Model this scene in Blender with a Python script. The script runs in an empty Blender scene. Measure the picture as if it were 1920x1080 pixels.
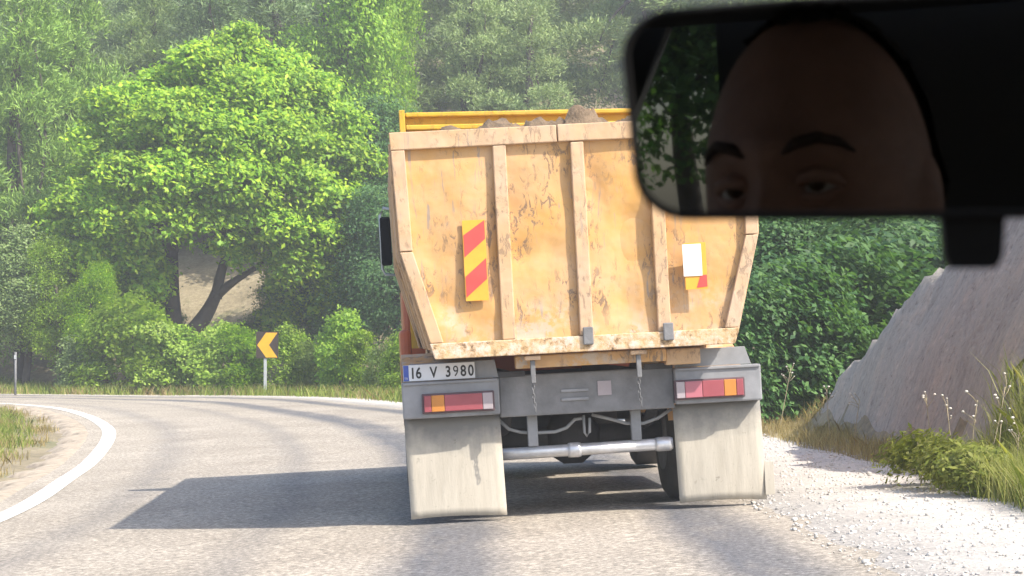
import bpy, bmesh, math, random
import numpy as np
from mathutils import Vector, Matrix, Euler

sc = bpy.context.scene
C = sc.collection
R = math.radians

# ------------------------------------------------------------------ camera, light, exposure
F = 4000.0                      # focal length in photo pixels (1920 wide)
EYE = 1.2
PITCH = math.atan(100 / F)
cam_d = bpy.data.cameras.new('camera')
cam_d.sensor_width = 36
cam_d.lens = 36 * F / 1920
cam_d.clip_start = 0.02
cam_d.clip_end = 600
cam = bpy.data.objects.new('camera', cam_d)
cam.location = (0, 0, EYE)
cam.rotation_euler = (R(90) + PITCH, 0, 0)
C.objects.link(cam)
sc.camera = cam
cam_d.dof.use_dof = True
cam_d.dof.focus_distance = 14.4
cam_d.dof.aperture_fstop = 22

SUN = Vector((0.78, -0.53, 1.0)).normalized()
w = bpy.data.worlds.new('World')
sc.world = w
w.use_nodes = True
nt = w.node_tree
bg = nt.nodes['Background']
sky = nt.nodes.new('ShaderNodeTexSky')
sky.sky_type = 'NISHITA'
sky.sun_disc = False
sky.sun_elevation = math.asin(SUN.z)
sky.sun_rotation = math.atan2(SUN.x, SUN.y)
sky.dust_density = 2.0
nt.links.new(sky.outputs[0], bg.inputs[0])
bg.inputs[1].default_value = 0.15
sd = bpy.data.lights.new('sun', 'SUN')
sd.energy = 3.8
sd.angle = R(0.6)
sd.color = (1.0, 0.93, 0.82)
so = bpy.data.objects.new('sun', sd)
so.rotation_euler = (-SUN).to_track_quat('-Z', 'Y').to_euler()
so.location = (20, -15, 30)
C.objects.link(so)
vs = sc.view_settings
vs.view_transform = 'Standard'
vs.look = 'None'
vs.gamma = 1
vs.use_curve_mapping = False
vs.exposure = 1.08
cy = sc.cycles
cy.use_denoising = True
try:
    cy.denoiser = 'OPENIMAGEDENOISE'
except Exception:
    pass
cy.max_bounces = 6
cy.diffuse_bounces = 3
cy.glossy_bounces = 3
cy.transmission_bounces = 4
cy.volume_bounces = 0
cy.sample_clamp_indirect = 6

# ------------------------------------------------------------------ helpers
def link(o, parent=None):
    C.objects.link(o)
    if parent is not None:
        o.parent = parent
    return o

def tag(o, label=None, cat=None, group=None, kind=None):
    if label: o['label'] = label
    if cat: o['category'] = cat
    if group: o['group'] = group
    if kind: o['kind'] = kind
    return o

def empty(name, loc=(0, 0, 0), rot=(0, 0, 0), label=None, cat=None, group=None):
    o = bpy.data.objects.new(name, None)
    o.empty_display_size = 0.2
    o.location = loc
    o.rotation_euler = rot
    link(o)
    return tag(o, label, cat, group)

def obj(name, mesh, mat=None, parent=None):
    o = bpy.data.objects.new(name, mesh)
    if mat is not None and not mesh.materials:
        mesh.materials.append(mat)
    return link(o, parent)

def np_mesh(name, V, Fq, smooth=False):
    """V (n,3), Fq (m,k) equal-size polygons"""
    V = np.asarray(V, dtype=np.float32)
    Fq = np.asarray(Fq, dtype=np.int32)
    me = bpy.data.meshes.new(name)
    k = Fq.shape[1]
    me.vertices.add(len(V))
    me.vertices.foreach_set('co', V.ravel())
    me.loops.add(Fq.size)
    me.loops.foreach_set('vertex_index', Fq.ravel())
    me.polygons.add(len(Fq))
    me.polygons.foreach_set('loop_start', np.arange(0, Fq.size, k, dtype=np.int32))
    me.polygons.foreach_set('loop_total', np.full(len(Fq), k, dtype=np.int32))
    if smooth:
        me.polygons.foreach_set('use_smooth', np.ones(len(Fq), dtype=bool))
    me.update(calc_edges=True)
    return me

class MB:
    def __init__(s):
        s.bm = bmesh.new()
    def box(s, x0, x1, y0, y1, z0, z1, bev=0.0):
        t = bmesh.new()
        vs_ = [t.verts.new((x, y, z)) for x in (x0, x1) for y in (y0, y1) for z in (z0, z1)]
        for f in ((0, 1, 3, 2), (4, 6, 7, 5), (0, 4, 5, 1), (2, 3, 7, 6), (0, 2, 6, 4), (1, 5, 7, 3)):
            t.faces.new([vs_[i] for i in f])
        bmesh.ops.recalc_face_normals(t, faces=t.faces)
        if bev > 0:
            bmesh.ops.bevel(t, geom=list(t.edges), offset=bev, segments=2, profile=0.5, affect='EDGES')
        return s.add(t)
    def add(s, t):
        m = bpy.data.meshes.new('tmp')
        t.to_mesh(m)
        t.free()
        s.bm.from_mesh(m)
        bpy.data.meshes.remove(m)
        return s
    def tube(s, pts, rad, n=10, cap=True):
        pts = [Vector(p) for p in pts]
        rads = rad if isinstance(rad, (list, tuple)) else [rad] * len(pts)
        rings = []
        for i, p in enumerate(pts):
            a = pts[max(0, i - 1)]
            b = pts[min(len(pts) - 1, i + 1)]
            d = (b - a).normalized()
            ref = Vector((0, 0, 1)) if abs(d.z) < 0.9 else Vector((1, 0, 0))
            u = d.cross(ref).normalized()
            v = d.cross(u)
            rings.append([s.bm.verts.new(p + (u * math.cos(q) + v * math.sin(q)) * rads[i]) for q in [2 * math.pi * k / n for k in range(n)]])
        for i in range(len(rings) - 1):
            for k in range(n):
                f = s.bm.faces.new((rings[i][k], rings[i][(k + 1) % n], rings[i + 1][(k + 1) % n], rings[i + 1][k]))
                f.smooth = True
        if cap:
            s.bm.faces.new(rings[0])
            s.bm.faces.new(rings[-1][::-1])
        return s
    def prism(s, poly, axis, a, b, bev=0.0):
        """poly: 2D points; axis 1 -> (x,z) extruded in y ; axis 0 -> (y,z) extruded in x ; 2 -> (x,y) in z"""
        t = bmesh.new()
        def P(p, q):
            return (p[0], q, p[1]) if axis == 1 else ((q, p[0], p[1]) if axis == 0 else (p[0], p[1], q))
        A = [t.verts.new(P(p, a)) for p in poly]
        B = [t.verts.new(P(p, b)) for p in poly]
        n = len(poly)
        t.faces.new(A)
        t.faces.new(B[::-1])
        for i in range(n):
            t.faces.new((A[i], B[i], B[(i + 1) % n], A[(i + 1) % n]))
        bmesh.ops.recalc_face_normals(t, faces=t.faces)
        if bev > 0:
            bmesh.ops.bevel(t, geom=list(t.edges), offset=bev, segments=2, profile=0.5, affect='EDGES')
        return s.add(t)
    def lathe(s, prof, axis='x', c=(0, 0, 0), n=28):
        rings = []
        for (h, r) in prof:
            ring = []
            for k in range(n):
                q = 2 * math.pi * k / n
                a, b = r * math.cos(q), r * math.sin(q)
                p = (h, a, b) if axis == 'x' else ((a, h, b) if axis == 'y' else (a, b, h))
                ring.append(s.bm.verts.new((p[0] + c[0], p[1] + c[1], p[2] + c[2])))
            rings.append(ring)
        for i in range(len(rings) - 1):
            for k in range(n):
                f = s.bm.faces.new((rings[i][k], rings[i][(k + 1) % n], rings[i + 1][(k + 1) % n], rings[i + 1][k]))
                f.smooth = True
        s.bm.faces.new(rings[0])
        s.bm.faces.new(rings[-1][::-1])
        return s
    def build(s, name, mat, parent=None):
        bmesh.ops.recalc_face_normals(s.bm, faces=s.bm.faces)
        me = bpy.data.meshes.new(name)
        s.bm.to_mesh(me)
        s.bm.free()
        return obj(name, me, mat, parent)

def ray(px, py):
    a, c = (px - 960) / F, (540 - py) / F
    return Vector((a, math.cos(PITCH) - c * math.sin(PITCH), math.sin(PITCH) + c * math.cos(PITCH)))
def at(px, py, y):
    d = ray(px, py)
    return Vector((0, 0, EYE)) + d * (y / d.y)

# ------------------------------------------------------------------ materials
def new_mat(name):
    m = bpy.data.materials.new(name)
    m.use_nodes = True
    n = m.node_tree.nodes
    p = n['Principled BSDF']
    return m, n, m.node_tree.links, p

def noise(n, l, scale, detail=4, rough=0.6, coord='Object', dist=0.0, vec=None):
    t = n.new('ShaderNodeTexNoise')
    t.inputs['Scale'].default_value = scale
    t.inputs['Detail'].default_value = detail
    t.inputs['Roughness'].default_value = rough
    t.inputs['Distortion'].default_value = dist
    if vec is None:
        c = n.new('ShaderNodeTexCoord')
        vec = c.outputs[coord]
    l.new(vec, t.inputs['Vector'])
    return t.outputs['Fac']

def ramp(n, l, fac, stops):
    r = n.new('ShaderNodeValToRGB')
    e = r.color_ramp.elements
    while len(e) < len(stops):
        e.new(0.5)
    for i, (p, c) in enumerate(stops):
        e[i].position = p
        e[i].color = (c, c, c, 1) if isinstance(c, (int, float)) else (*c, 1)
    l.new(fac, r.inputs[0])
    return r.outputs[0]

def mix(n, l, fac, a, b, mode='MIX'):
    m = n.new('ShaderNodeMix')
    m.data_type = 'RGBA'
    m.blend_type = mode
    for sock, v in ((m.inputs[0], fac), (m.inputs[6], a), (m.inputs[7], b)):
        if isinstance(v, (int, float)):
            sock.default_value = v
        elif isinstance(v, tuple):
            sock.default_value = (*v, 1) if len(v) == 3 else v
        else:
            l.new(v, sock)
    return m.outputs[2]

def math_n(n, l, op, a, b=0.0):
    m = n.new('ShaderNodeMath')
    m.operation = op
    for i, v in enumerate((a, b)):
        if isinstance(v, (int, float)):
            m.inputs[i].default_value = v
        else:
            l.new(v, m.inputs[i])
    return m.outputs[0]

def bump(n, l, p, h, strength=0.3, dist=0.02):
    b = n.new('ShaderNodeBump')
    b.inputs['Strength'].default_value = strength
    b.inputs['Distance'].default_value = dist
    l.new(h, b.inputs['Height'])
    l.new(b.outputs[0], p.inputs['Normal'])

def plain(name, col, rough=0.6, metal=0.0, var=0.15, scale=6.0, bumps=0.0, spec=0.5):
    m, n, l, p = new_mat(name)
    p.inputs['Roughness'].default_value = rough
    p.inputs['Metallic'].default_value = metal
    p.inputs['Specular IOR Level'].default_value = spec
    f = noise(n, l, scale, 5)
    c = ramp(n, l, f, [(0.3, tuple(v * (1 - var) for v in col)), (0.7, tuple(min(1, v * (1 + var)) for v in col))])
    l.new(c, p.inputs['Base Color'])
    if bumps:
        bump(n, l, p, noise(n, l, scale * 6, 4), bumps)
    return m

def leaf_mat(name, lo, mid, hi, rough=0.55, trans=0.42, scale=0.7):
    m, n, l, p = new_mat(name)
    g = n.new('ShaderNodeNewGeometry')
    r = ramp(n, l, g.outputs['Random Per Island'], [(0.0, lo), (0.5, mid), (1.0, hi)])
    f = noise(n, l, scale, 3)
    big = ramp(n, l, f, [(0.35, 0.75), (0.65, 1.15)])
    col = mix(n, l, 1.0, r, big, 'MULTIPLY')
    l.new(col, p.inputs['Base Color'])
    p.inputs['Roughness'].default_value = rough
    p.inputs['Specular IOR Level'].default_value = 0.35
    t = n.new('ShaderNodeBsdfTranslucent')
    l.new(mix(n, l, 1.0, col, (1.2, 1.25, 0.6), 'MULTIPLY'), t.inputs['Color'])
    ms = n.new('ShaderNodeMixShader')
    ms.inputs[0].default_value = trans
    l.new(p.outputs[0], ms.inputs[1])
    l.new(t.outputs[0], ms.inputs[2])
    l.new(ms.outputs[0], n['Material Output'].inputs['Surface'])
    return m

M = {}
M['walnut'] = leaf_mat('walnut_leaf', (0.1, 0.24, 0.012), (0.26, 0.46, 0.022), (0.47, 0.62, 0.04))
M['bright'] = leaf_mat('bright_leaf', (0.13, 0.27, 0.02), (0.24, 0.43, 0.03), (0.38, 0.56, 0.055))
M['shrub'] = leaf_mat('shrub_leaf', (0.17, 0.3, 0.03), (0.3, 0.46, 0.05), (0.44, 0.58, 0.1))
M['greyshrub'] = leaf_mat('grey_shrub_leaf', (0.13, 0.21, 0.07), (0.24, 0.34, 0.12), (0.36, 0.46, 0.19))
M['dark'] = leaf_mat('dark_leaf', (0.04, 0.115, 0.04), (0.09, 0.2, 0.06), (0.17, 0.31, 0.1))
M['pine'] = leaf_mat('pine_needle', (0.09, 0.16, 0.06), (0.17, 0.27, 0.1), (0.29, 0.4, 0.16), trans=0.2)
M['pine_olive'] = leaf_mat('olive_pine_needle', (0.1, 0.2, 0.03), (0.2, 0.35, 0.055), (0.33, 0.49, 0.1), trans=0.2)
M['pine_pale'] = leaf_mat('pale_pine_needle', (0.14, 0.22, 0.08), (0.28, 0.39, 0.14), (0.43, 0.52, 0.22), trans=0.2)
M['grass'] = leaf_mat('green_grass_blade', (0.13, 0.2, 0.03), (0.25, 0.32, 0.06), (0.4, 0.42, 0.13))
M['drygrass'] = leaf_mat('dry_grass_blade', (0.242, 0.187, 0.088), (0.385, 0.297, 0.143), (0.528, 0.429, 0.242))
M['mixgrass'] = leaf_mat('mixed_grass_blade', (0.17, 0.22, 0.04), (0.33, 0.36, 0.09), (0.52, 0.48, 0.22))
M['bark'] = plain('bark', (0.075, 0.06, 0.05), 0.9, var=0.4, scale=3, bumps=0.6)
M['stem'] = plain('dry_stem', (0.36, 0.30, 0.19), 0.8)
M['umbel'] = plain('umbel', (0.62, 0.58, 0.50), 0.8)

def ground_mat():
    m, n, l, p = new_mat('dry_ground')
    f1 = noise(n, l, 0.35, 6)
    f2 = noise(n, l, 9, 6, 0.7)
    a = ramp(n, l, f1, [(0.35, (0.20, 0.165, 0.10)), (0.55, (0.32, 0.265, 0.17)), (0.7, (0.15, 0.16, 0.07))])
    b = ramp(n, l, f2, [(0.3, 0.6), (0.7, 1.25)])
    l.new(mix(n, l, 1.0, a, b, 'MULTIPLY'), p.inputs['Base Color'])
    p.inputs['Roughness'].default_value = 0.95
    bump(n, l, p, f2, 0.6, 0.05)
    return m
M['ground'] = ground_mat()

def cut_mat():
    m, n, l, p = new_mat('earth_cut')
    tc = n.new('ShaderNodeTexCoord')
    mp = n.new('ShaderNodeMapping')
    mp.inputs['Rotation'].default_value = (0.8, 0.0, 0.0)
    mp.inputs['Scale'].default_value = (1.2, 1.7, 1.0)
    l.new(tc.outputs['Object'], mp.inputs[0])
    f1 = noise(n, l, 1.3, 9, 0.72, vec=mp.outputs[0], dist=0.5)
    f2 = noise(n, l, 14, 6, 0.7)
    a = ramp(n, l, f1, [(0.3, (0.31, 0.27, 0.23)), (0.5, (0.41, 0.37, 0.32)), (0.62, (0.47, 0.395, 0.325)), (0.75, (0.36, 0.33, 0.285))])
    b = ramp(n, l, f2, [(0.3, 0.45), (0.42, 0.9), (0.6, 1.05), (0.72, 1.4)])
    l.new(mix(n, l, 1.0, a, b, 'MULTIPLY'), p.inputs['Base Color'])
    p.inputs['Roughness'].default_value = 0.95
    bump(n, l, p, math_n(n, l, 'ADD', f1, math_n(n, l, 'MULTIPLY', f2, 0.3)), 0.7, 0.2)
    return m
M['cut'] = cut_mat()

def asphalt_mat():
    m, n, l, p = new_mat('asphalt')
    uv = n.new('ShaderNodeUVMap')
    sep = n.new('ShaderNodeSeparateXYZ')
    l.new(uv.outputs[0], sep.inputs[0])
    across = sep.outputs[0]                # 0 inner edge .. 1 outer edge
    mp = n.new('ShaderNodeMapping')
    mp.inputs['Scale'].default_value = (7.0, 0.25, 1)
    l.new(uv.outputs[0], mp.inputs[0])
    streak = noise(n, l, 1.6, 6, 0.65, vec=mp.outputs[0])
    agg = noise(n, l, 26, 5, 0.8)
    agg2 = noise(n, l, 110, 2, 0.6)
    patch = noise(n, l, 0.6, 5, 0.6)
    wob = math_n(n, l, 'MULTIPLY', math_n(n, l, 'SUBTRACT', patch, 0.5), 0.05)
    ac = math_n(n, l, 'ADD', across, wob)
    tr = ramp(n, l, ac, [(0.0, 0.0), (0.14, 0.05), (0.19, 0.4), (0.25, 0.08), (0.38, 0.1), (0.43, 0.4), (0.47, 0.05), (0.56, 0.1), (0.61, 0.95), (0.66, 0.85), (0.70, 0.1), (0.78, 0.15), (0.83, 0.1), (0.875, 1.0), (0.92, 0.8), (0.955, 0.1)])
    sk = ramp(n, l, streak, [(0.30, 0.55), (0.52, 1.0)])
    track = math_n(n, l, 'MULTIPLY', tr, sk)
    dust = ramp(n, l, patch, [(0.3, (0.30, 0.258, 0.205)), (0.7, (0.40, 0.35, 0.285))])
    base = mix(n, l, track, dust, (0.11, 0.11, 0.118))
    sp = ramp(n, l, agg, [(0.34, 0.25), (0.44, 0.78), (0.53, 1.08), (0.66, 2.0)])
    sp2 = ramp(n, l, agg2, [(0.3, 0.8), (0.7, 1.2)])
    col = mix(n, l, 1.0, mix(n, l, 1.0, base, sp, 'MULTIPLY'), sp2, 'MULTIPLY')
    l.new(col, p.inputs['Base Color'])
    p.inputs['Roughness'].default_value = 0.85
    bump(n, l, p, agg, 0.5, 0.012)
    return m
M['asphalt'] = asphalt_mat()

def gravel_mat(edge=True):
    m, n, l, p = new_mat('gravel')
    f2 = noise(n, l, 40, 4, 0.7)
    f1 = noise(n, l, 0.8, 4)
    a = ramp(n, l, f2, [(0.30, (0.26, 0.24, 0.22)), (0.44, (0.52, 0.48, 0.43)), (0.7, (0.66, 0.62, 0.57))])
    b = ramp(n, l, f1, [(0.3, 0.85), (0.7, 1.05)])
    col = mix(n, l, 1.0, a, b, 'MULTIPLY')
    # dark broken bands across one stretch of the shoulder
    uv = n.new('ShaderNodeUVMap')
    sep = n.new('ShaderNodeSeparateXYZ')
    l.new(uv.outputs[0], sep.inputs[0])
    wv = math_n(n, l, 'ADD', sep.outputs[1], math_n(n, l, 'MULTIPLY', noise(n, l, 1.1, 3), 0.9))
    band = math_n(n, l, 'ABSOLUTE', math_n(n, l, 'SINE', math_n(n, l, 'MULTIPLY', wv, 7.5)))
    rm = ramp(n, l, band, [(0.0, 1.0), (0.22, 0.8), (0.34, 0.0)])
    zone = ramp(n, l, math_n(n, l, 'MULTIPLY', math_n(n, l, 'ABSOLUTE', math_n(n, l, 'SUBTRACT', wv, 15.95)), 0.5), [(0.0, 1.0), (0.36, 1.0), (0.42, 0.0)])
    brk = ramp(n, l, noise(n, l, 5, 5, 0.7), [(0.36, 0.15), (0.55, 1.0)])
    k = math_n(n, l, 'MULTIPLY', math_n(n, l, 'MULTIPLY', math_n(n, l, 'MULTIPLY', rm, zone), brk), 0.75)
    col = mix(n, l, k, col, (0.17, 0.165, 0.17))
    if edge:
        e = math_n(n, l, 'ADD', sep.outputs[0], math_n(n, l, 'MULTIPLY', math_n(n, l, 'SUBTRACT', noise(n, l, 3.0, 8, 0.75), 0.5), 0.9))
        em = ramp(n, l, e, [(0.12, 1.0), (0.62, 0.0)])
        asp = ramp(n, l, noise(n, l, 36, 4, 0.75), [(0.3, (0.13, 0.125, 0.12)), (0.5, (0.33, 0.305, 0.275)), (0.7, (0.60, 0.56, 0.51))])
        col = mix(n, l, em, col, asp)
    l.new(col, p.inputs['Base Color'])
    p.inputs['Roughness'].default_value = 0.9
    bump(n, l, p, f2, 0.6, 0.02)
    return m
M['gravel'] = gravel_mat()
M['inner_gravel'] = plain('inner_dirt', (0.40, 0.33, 0.25), 0.95, var=0.35, scale=7, bumps=0.5)
def line_mat():
    m, n, l, p = new_mat('road_paint')
    f = noise(n, l, 11, 7, 0.75)
    f2 = noise(n, l, 1.3, 4, 0.6)
    k = math_n(n, l, 'MULTIPLY', ramp(n, l, f, [(0.36, 1.0), (0.46, 0.0)]), ramp(n, l, f2, [(0.35, 0.3), (0.6, 1.0)]))
    l.new(mix(n, l, k, (0.74, 0.72, 0.67), (0.36, 0.32, 0.27)), p.inputs['Base Color'])
    p.inputs['Roughness'].default_value = 0.7
    return m
M['line'] = line_mat()
M['stone'] = plain('shoulder_stone', (0.50, 0.47, 0.43), 0.9, var=0.35, scale=1.5)
M['rock'] = plain('rock', (0.45, 0.41, 0.36), 0.9, var=0.4, scale=1.2, bumps=0.8)

def paint_mat(name, col, wear=0.5, chips=0.5, rough=0.5, dirty=(0.50, 0.40, 0.30)):
    m, n, l, p = new_mat(name)
    tc = n.new('ShaderNodeTexCoord')
    mp = n.new('ShaderNodeMapping')
    mp.inputs['Scale'].default_value = (1, 1, 0.42)
    mp.inputs['Rotation'].default_value = (0, 0.35, 0)
    l.new(tc.outputs['Object'], mp.inputs[0])
    f1 = noise(n, l, 2.1, 6, 0.65)
    c = mix(n, l, ramp(n, l, f1, [(0.35, 0.0), (0.7, wear)]), col, dirty)
    f3 = noise(n, l, 1.1, 3, 0.5)
    c = mix(n, l, ramp(n, l, f3, [(0.4, 0.0), (0.65, 0.4)]), c, tuple(v * s for v, s in zip(col, (1.0, 0.88, 0.55))))
    f2 = noise(n, l, 19, 8, 0.78, vec=mp.outputs[0], dist=0.9)
    clus = noise(n, l, 2.3, 4, 0.65)
    ch = math_n(n, l, 'MULTIPLY', ramp(n, l, f2, [(0.525, 0.0), (0.57, 1.0)]), ramp(n, l, clus, [(0.44, 0.06), (0.56, 1.0)]))
    c = mix(n, l, math_n(n, l, 'MULTIPLY', ch, chips), c, (0.20, 0.14, 0.10))
    mp2 = n.new('ShaderNodeMapping')
    mp2.inputs['Scale'].default_value = (9, 9, 0.9)
    mp2.inputs['Rotation'].default_value = (0, -0.5, 0)
    l.new(tc.outputs['Object'], mp2.inputs[0])
    scr = math_n(n, l, 'MULTIPLY', ramp(n, l, noise(n, l, 2.2, 4, 0.6, vec=mp2.outputs[0], dist=1.2), [(0.60, 0.0), (0.64, 1.0)]), ramp(n, l, noise(n, l, 1.7, 3, 0.6), [(0.45, 0.0), (0.6, 1.0)]))
    c = mix(n, l, math_n(n, l, 'MULTIPLY', scr, chips), c, (0.30, 0.25, 0.21))
    # pale mud splashed up from the road near the bottom
    if name == 'bed_paint':
        pass
    if name == 'bed_paint':
        sp = n.new('ShaderNodeSeparateXYZ')
        l.new(tc.outputs['Object'], sp.inputs[0])
        low = ramp(n, l, math_n(n, l, 'DIVIDE', math_n(n, l, 'SUBTRACT', sp.outputs[2], 1.1), 0.6), [(0.0, 1.0), (0.3, 0.75), (0.7, 0.2), (1.0, 0.0)])
        mud = ramp(n, l, noise(n, l, 13, 6, 0.75), [(0.44, 0.0), (0.54, 1.0)])
        mud2 = ramp(n, l, noise(n, l, 3.5, 3, 0.6), [(0.42, 0.0), (0.58, 1.0)])
        c = mix(n, l, math_n(n, l, 'MULTIPLY', math_n(n, l, 'MULTIPLY', low, mud), mud2), c, (0.50, 0.43, 0.36))
    l.new(c, p.inputs['Base Color'])
    p.inputs['Roughness'].default_value = rough
    p.inputs['Specular IOR Level'].default_value = 0.3
    dent = noise(n, l, 3.0, 3, 0.5)
    bump(n, l, p, math_n(n, l, 'ADD', math_n(n, l, 'MULTIPLY', dent, 3.0), math_n(n, l, 'MULTIPLY', ch, -0.2)), 0.5, 0.02)
    return m
M['bed'] = paint_mat('bed_paint', (0.58, 0.325, 0.105), wear=0.8, chips=0.85, dirty=(0.55, 0.39, 0.27))
M['rail'] = paint_mat('rail_paint', (0.55, 0.36, 0.20), wear=0.9, chips=0.6, dirty=(0.52, 0.40, 0.31))
M['yellow'] = paint_mat('headboard_paint', (0.62, 0.38, 0.03), wear=0.25, chips=0.3)
def splash_mat():
    m, n, l, p = new_mat('splashed_rail')
    f = noise(n, l, 15, 6, 0.8)
    f2 = noise(n, l, 7, 4, 0.6)
    c = ramp(n, l, f, [(0.38, (0.10, 0.06, 0.04)), (0.46, (0.50, 0.34, 0.19)), (0.54, (0.60, 0.48, 0.38)), (0.66, (0.72, 0.64, 0.56))])
    c = mix(n, l, ramp(n, l, f2, [(0.42, 0.0), (0.6, 0.55)]), c, (0.58, 0.38, 0.17))
    l.new(c, p.inputs['Base Color'])
    p.inputs['Roughness'].default_value = 0.85
    bump(n, l, p, f, 0.6, 0.02)
    return m
M['splash'] = splash_mat()
M['grey'] = plain('grey_metal', (0.235, 0.238, 0.25), 0.55, var=0.25, scale=4, bumps=0.1)
M['darkmetal'] = plain('dark_metal', (0.05, 0.05, 0.055), 0.7, var=0.3, bumps=0.2)
M['midmetal'] = plain('dusty_frame_metal', (0.17, 0.17, 0.175), 0.7, var=0.3, scale=5, bumps=0.2)
M['pipe'] = plain('pipe_metal', (0.60, 0.60, 0.62), 0.38, 0.55, var=0.2, scale=7, bumps=0.1)
M['tyre'] = plain('tyre_rubber', (0.055, 0.052, 0.05), 0.85, var=0.3)
M['flap'] = None
def flap_mat():
    m, n, l, p = new_mat('mudflap_rubber')
    tc = n.new('ShaderNodeTexCoord')
    mp = n.new('ShaderNodeMapping')
    mp.inputs['Scale'].default_value = (5, 1, 0.9)
    mp.inputs['Rotation'].default_value = (0, 0.25, 0)
    l.new(tc.outputs['Object'], mp.inputs[0])
    f = noise(n, l, 3, 5, 0.6, vec=mp.outputs[0])
    c = ramp(n, l, f, [(0.3, (0.40, 0.36, 0.295)), (0.7, (0.50, 0.455, 0.38))])
    f2 = noise(n, l, 9, 5, 0.7)
    cl = noise(n, l, 2.5, 2)
    k = math_n(n, l, 'MULTIPLY', ramp(n, l, f2, [(0.64, 0.0), (0.68, 1.0)]), ramp(n, l, cl, [(0.5, 0.0), (0.58, 0.9)]))
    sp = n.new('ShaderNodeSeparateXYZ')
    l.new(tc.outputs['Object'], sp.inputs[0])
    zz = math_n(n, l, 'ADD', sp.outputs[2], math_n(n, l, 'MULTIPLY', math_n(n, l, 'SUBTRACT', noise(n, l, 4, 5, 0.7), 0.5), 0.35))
    c = mix(n, l, ramp(n, l, zz, [(0.46, 0.0), (0.66, 0.9)]), c, (0.17, 0.168, 0.165))  # greyer bare rubber higher up, its colour also deepening the shade there
    sc2 = noise(n, l, 55, 4, 0.7)
    c = mix(n, l, ramp(n, l, sc2, [(0.62, 0.0), (0.70, 0.5)]), c, (0.22, 0.20, 0.165))
    l.new(mix(n, l, k, c, (0.13, 0.115, 0.09)), p.inputs['Base Color'])
    p.inputs['Roughness'].default_value = 0.9
    bump(n, l, p, f, 0.25, 0.02)
    return m
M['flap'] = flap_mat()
M['red_lens'] = plain('red_lens', (0.30, 0.07, 0.085), 0.3, var=0.1)
M['pink_lens'] = plain('faded_red_lens', (0.40, 0.13, 0.16), 0.35, var=0.1)
M['orange_lens'] = plain('orange_lens', (0.50, 0.20, 0.04), 0.3, var=0.1)
M['clear_lens'] = plain('clear_lens', (0.36, 0.31, 0.33), 0.3, var=0.1)
M['lamp_case'] = plain('lamp_case', (0.10, 0.06, 0.07), 0.6)
M['white'] = plain('white_sheet', (0.74, 0.71, 0.67), 0.6, var=0.08, scale=8)
M['plate'] = plain('plate_white', (0.66, 0.67, 0.70), 0.45, var=0.06)
M['black'] = plain('black_print', (0.02, 0.02, 0.022), 0.5)
M['blue'] = plain('plate_blue', (0.05, 0.09, 0.36), 0.5)
M['board_red'] = plain('reflective_red', (0.66, 0.07, 0.06), 0.45, var=0.15)
M['board_yellow'] = plain('reflective_yellow', (0.72, 0.36, 0.04), 0.45, var=0.12)
M['sign_yellow'] = plain('sign_yellow', (0.75, 0.40, 0.02), 0.45, var=0.08)
M['sign_black'] = plain('sign_black', (0.045, 0.03, 0.022), 0.5)
M['galv'] = plain('galvanised_post', (0.48, 0.50, 0.50), 0.5, 0.3, var=0.1)
M['soil'] = plain('soil', (0.17, 0.12, 0.075), 0.95, var=0.45, scale=9, bumps=0.8)
M['cab'] = plain('cab_paint', (0.45, 0.12, 0.06), 0.4, var=0.1)
M['glass'] = plain('dark_glass', (0.02, 0.025, 0.03), 0.08, var=0.05)
M['cable'] = plain('dusty_hose', (0.28, 0.28, 0.28), 0.7)
M['trim'] = plain('black_trim', (0.008, 0.008, 0.009), 0.8, var=0.2, scale=20, spec=0.2)
M['lining'] = plain('car_lining', (0.10, 0.10, 0.10), 0.95, var=0.1)
M['carpaint'] = plain('car_paint', (0.20, 0.21, 0.22), 0.35, var=0.05)
M['skin'] = plain('skin', (0.40, 0.22, 0.165), 0.6, var=0.16, scale=30, bumps=0.15)
M['hair'] = plain('dark_hair', (0.02, 0.015, 0.012), 0.6, var=0.3, scale=40)
M['brow'] = plain('brow_hair', (0.07, 0.045, 0.035), 0.8, var=0.5, scale=150)
M['eye_white'] = plain('eye_white', (0.50, 0.46, 0.44), 0.25, var=0.03)
M['iris'] = plain('iris', (0.06, 0.03, 0.015), 0.2, var=0.2)
M['shirt'] = plain('shirt', (0.05, 0.05, 0.06), 0.9)
mm, n_, l_, p_ = new_mat('mirror_glass')
p_.inputs['Metallic'].default_value = 1
p_.inputs['Roughness'].default_value = 0.015
p_.inputs['Base Color'].default_value = (0.125, 0.13, 0.13, 1)
M['mirror'] = mm

# ------------------------------------------------------------------ terrain
def smooth(a, b, t):
    t = np.clip((t - a) / (b - a), 0, 1)
    return t * t * (3 - 2 * t)

def spline(P, n):
    P = np.array(P, float)
    P = np.vstack([2 * P[0] - P[1], P, 2 * P[-1] - P[-2]])
    segs = len(P) - 3
    t = np.linspace(0, segs - 1e-6, n)
    i = t.astype(int)
    u = (t - i)[:, None]
    p0, p1, p2, p3 = P[i], P[i + 1], P[i + 2], P[i + 3]
    return 0.5 * (2 * p1 + (p2 - p0) * u + (2 * p0 - 5 * p1 + 4 * p2 - p3) * u ** 2 + (3 * p1 - p0 - 3 * p2 + p3) * u ** 3)

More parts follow.
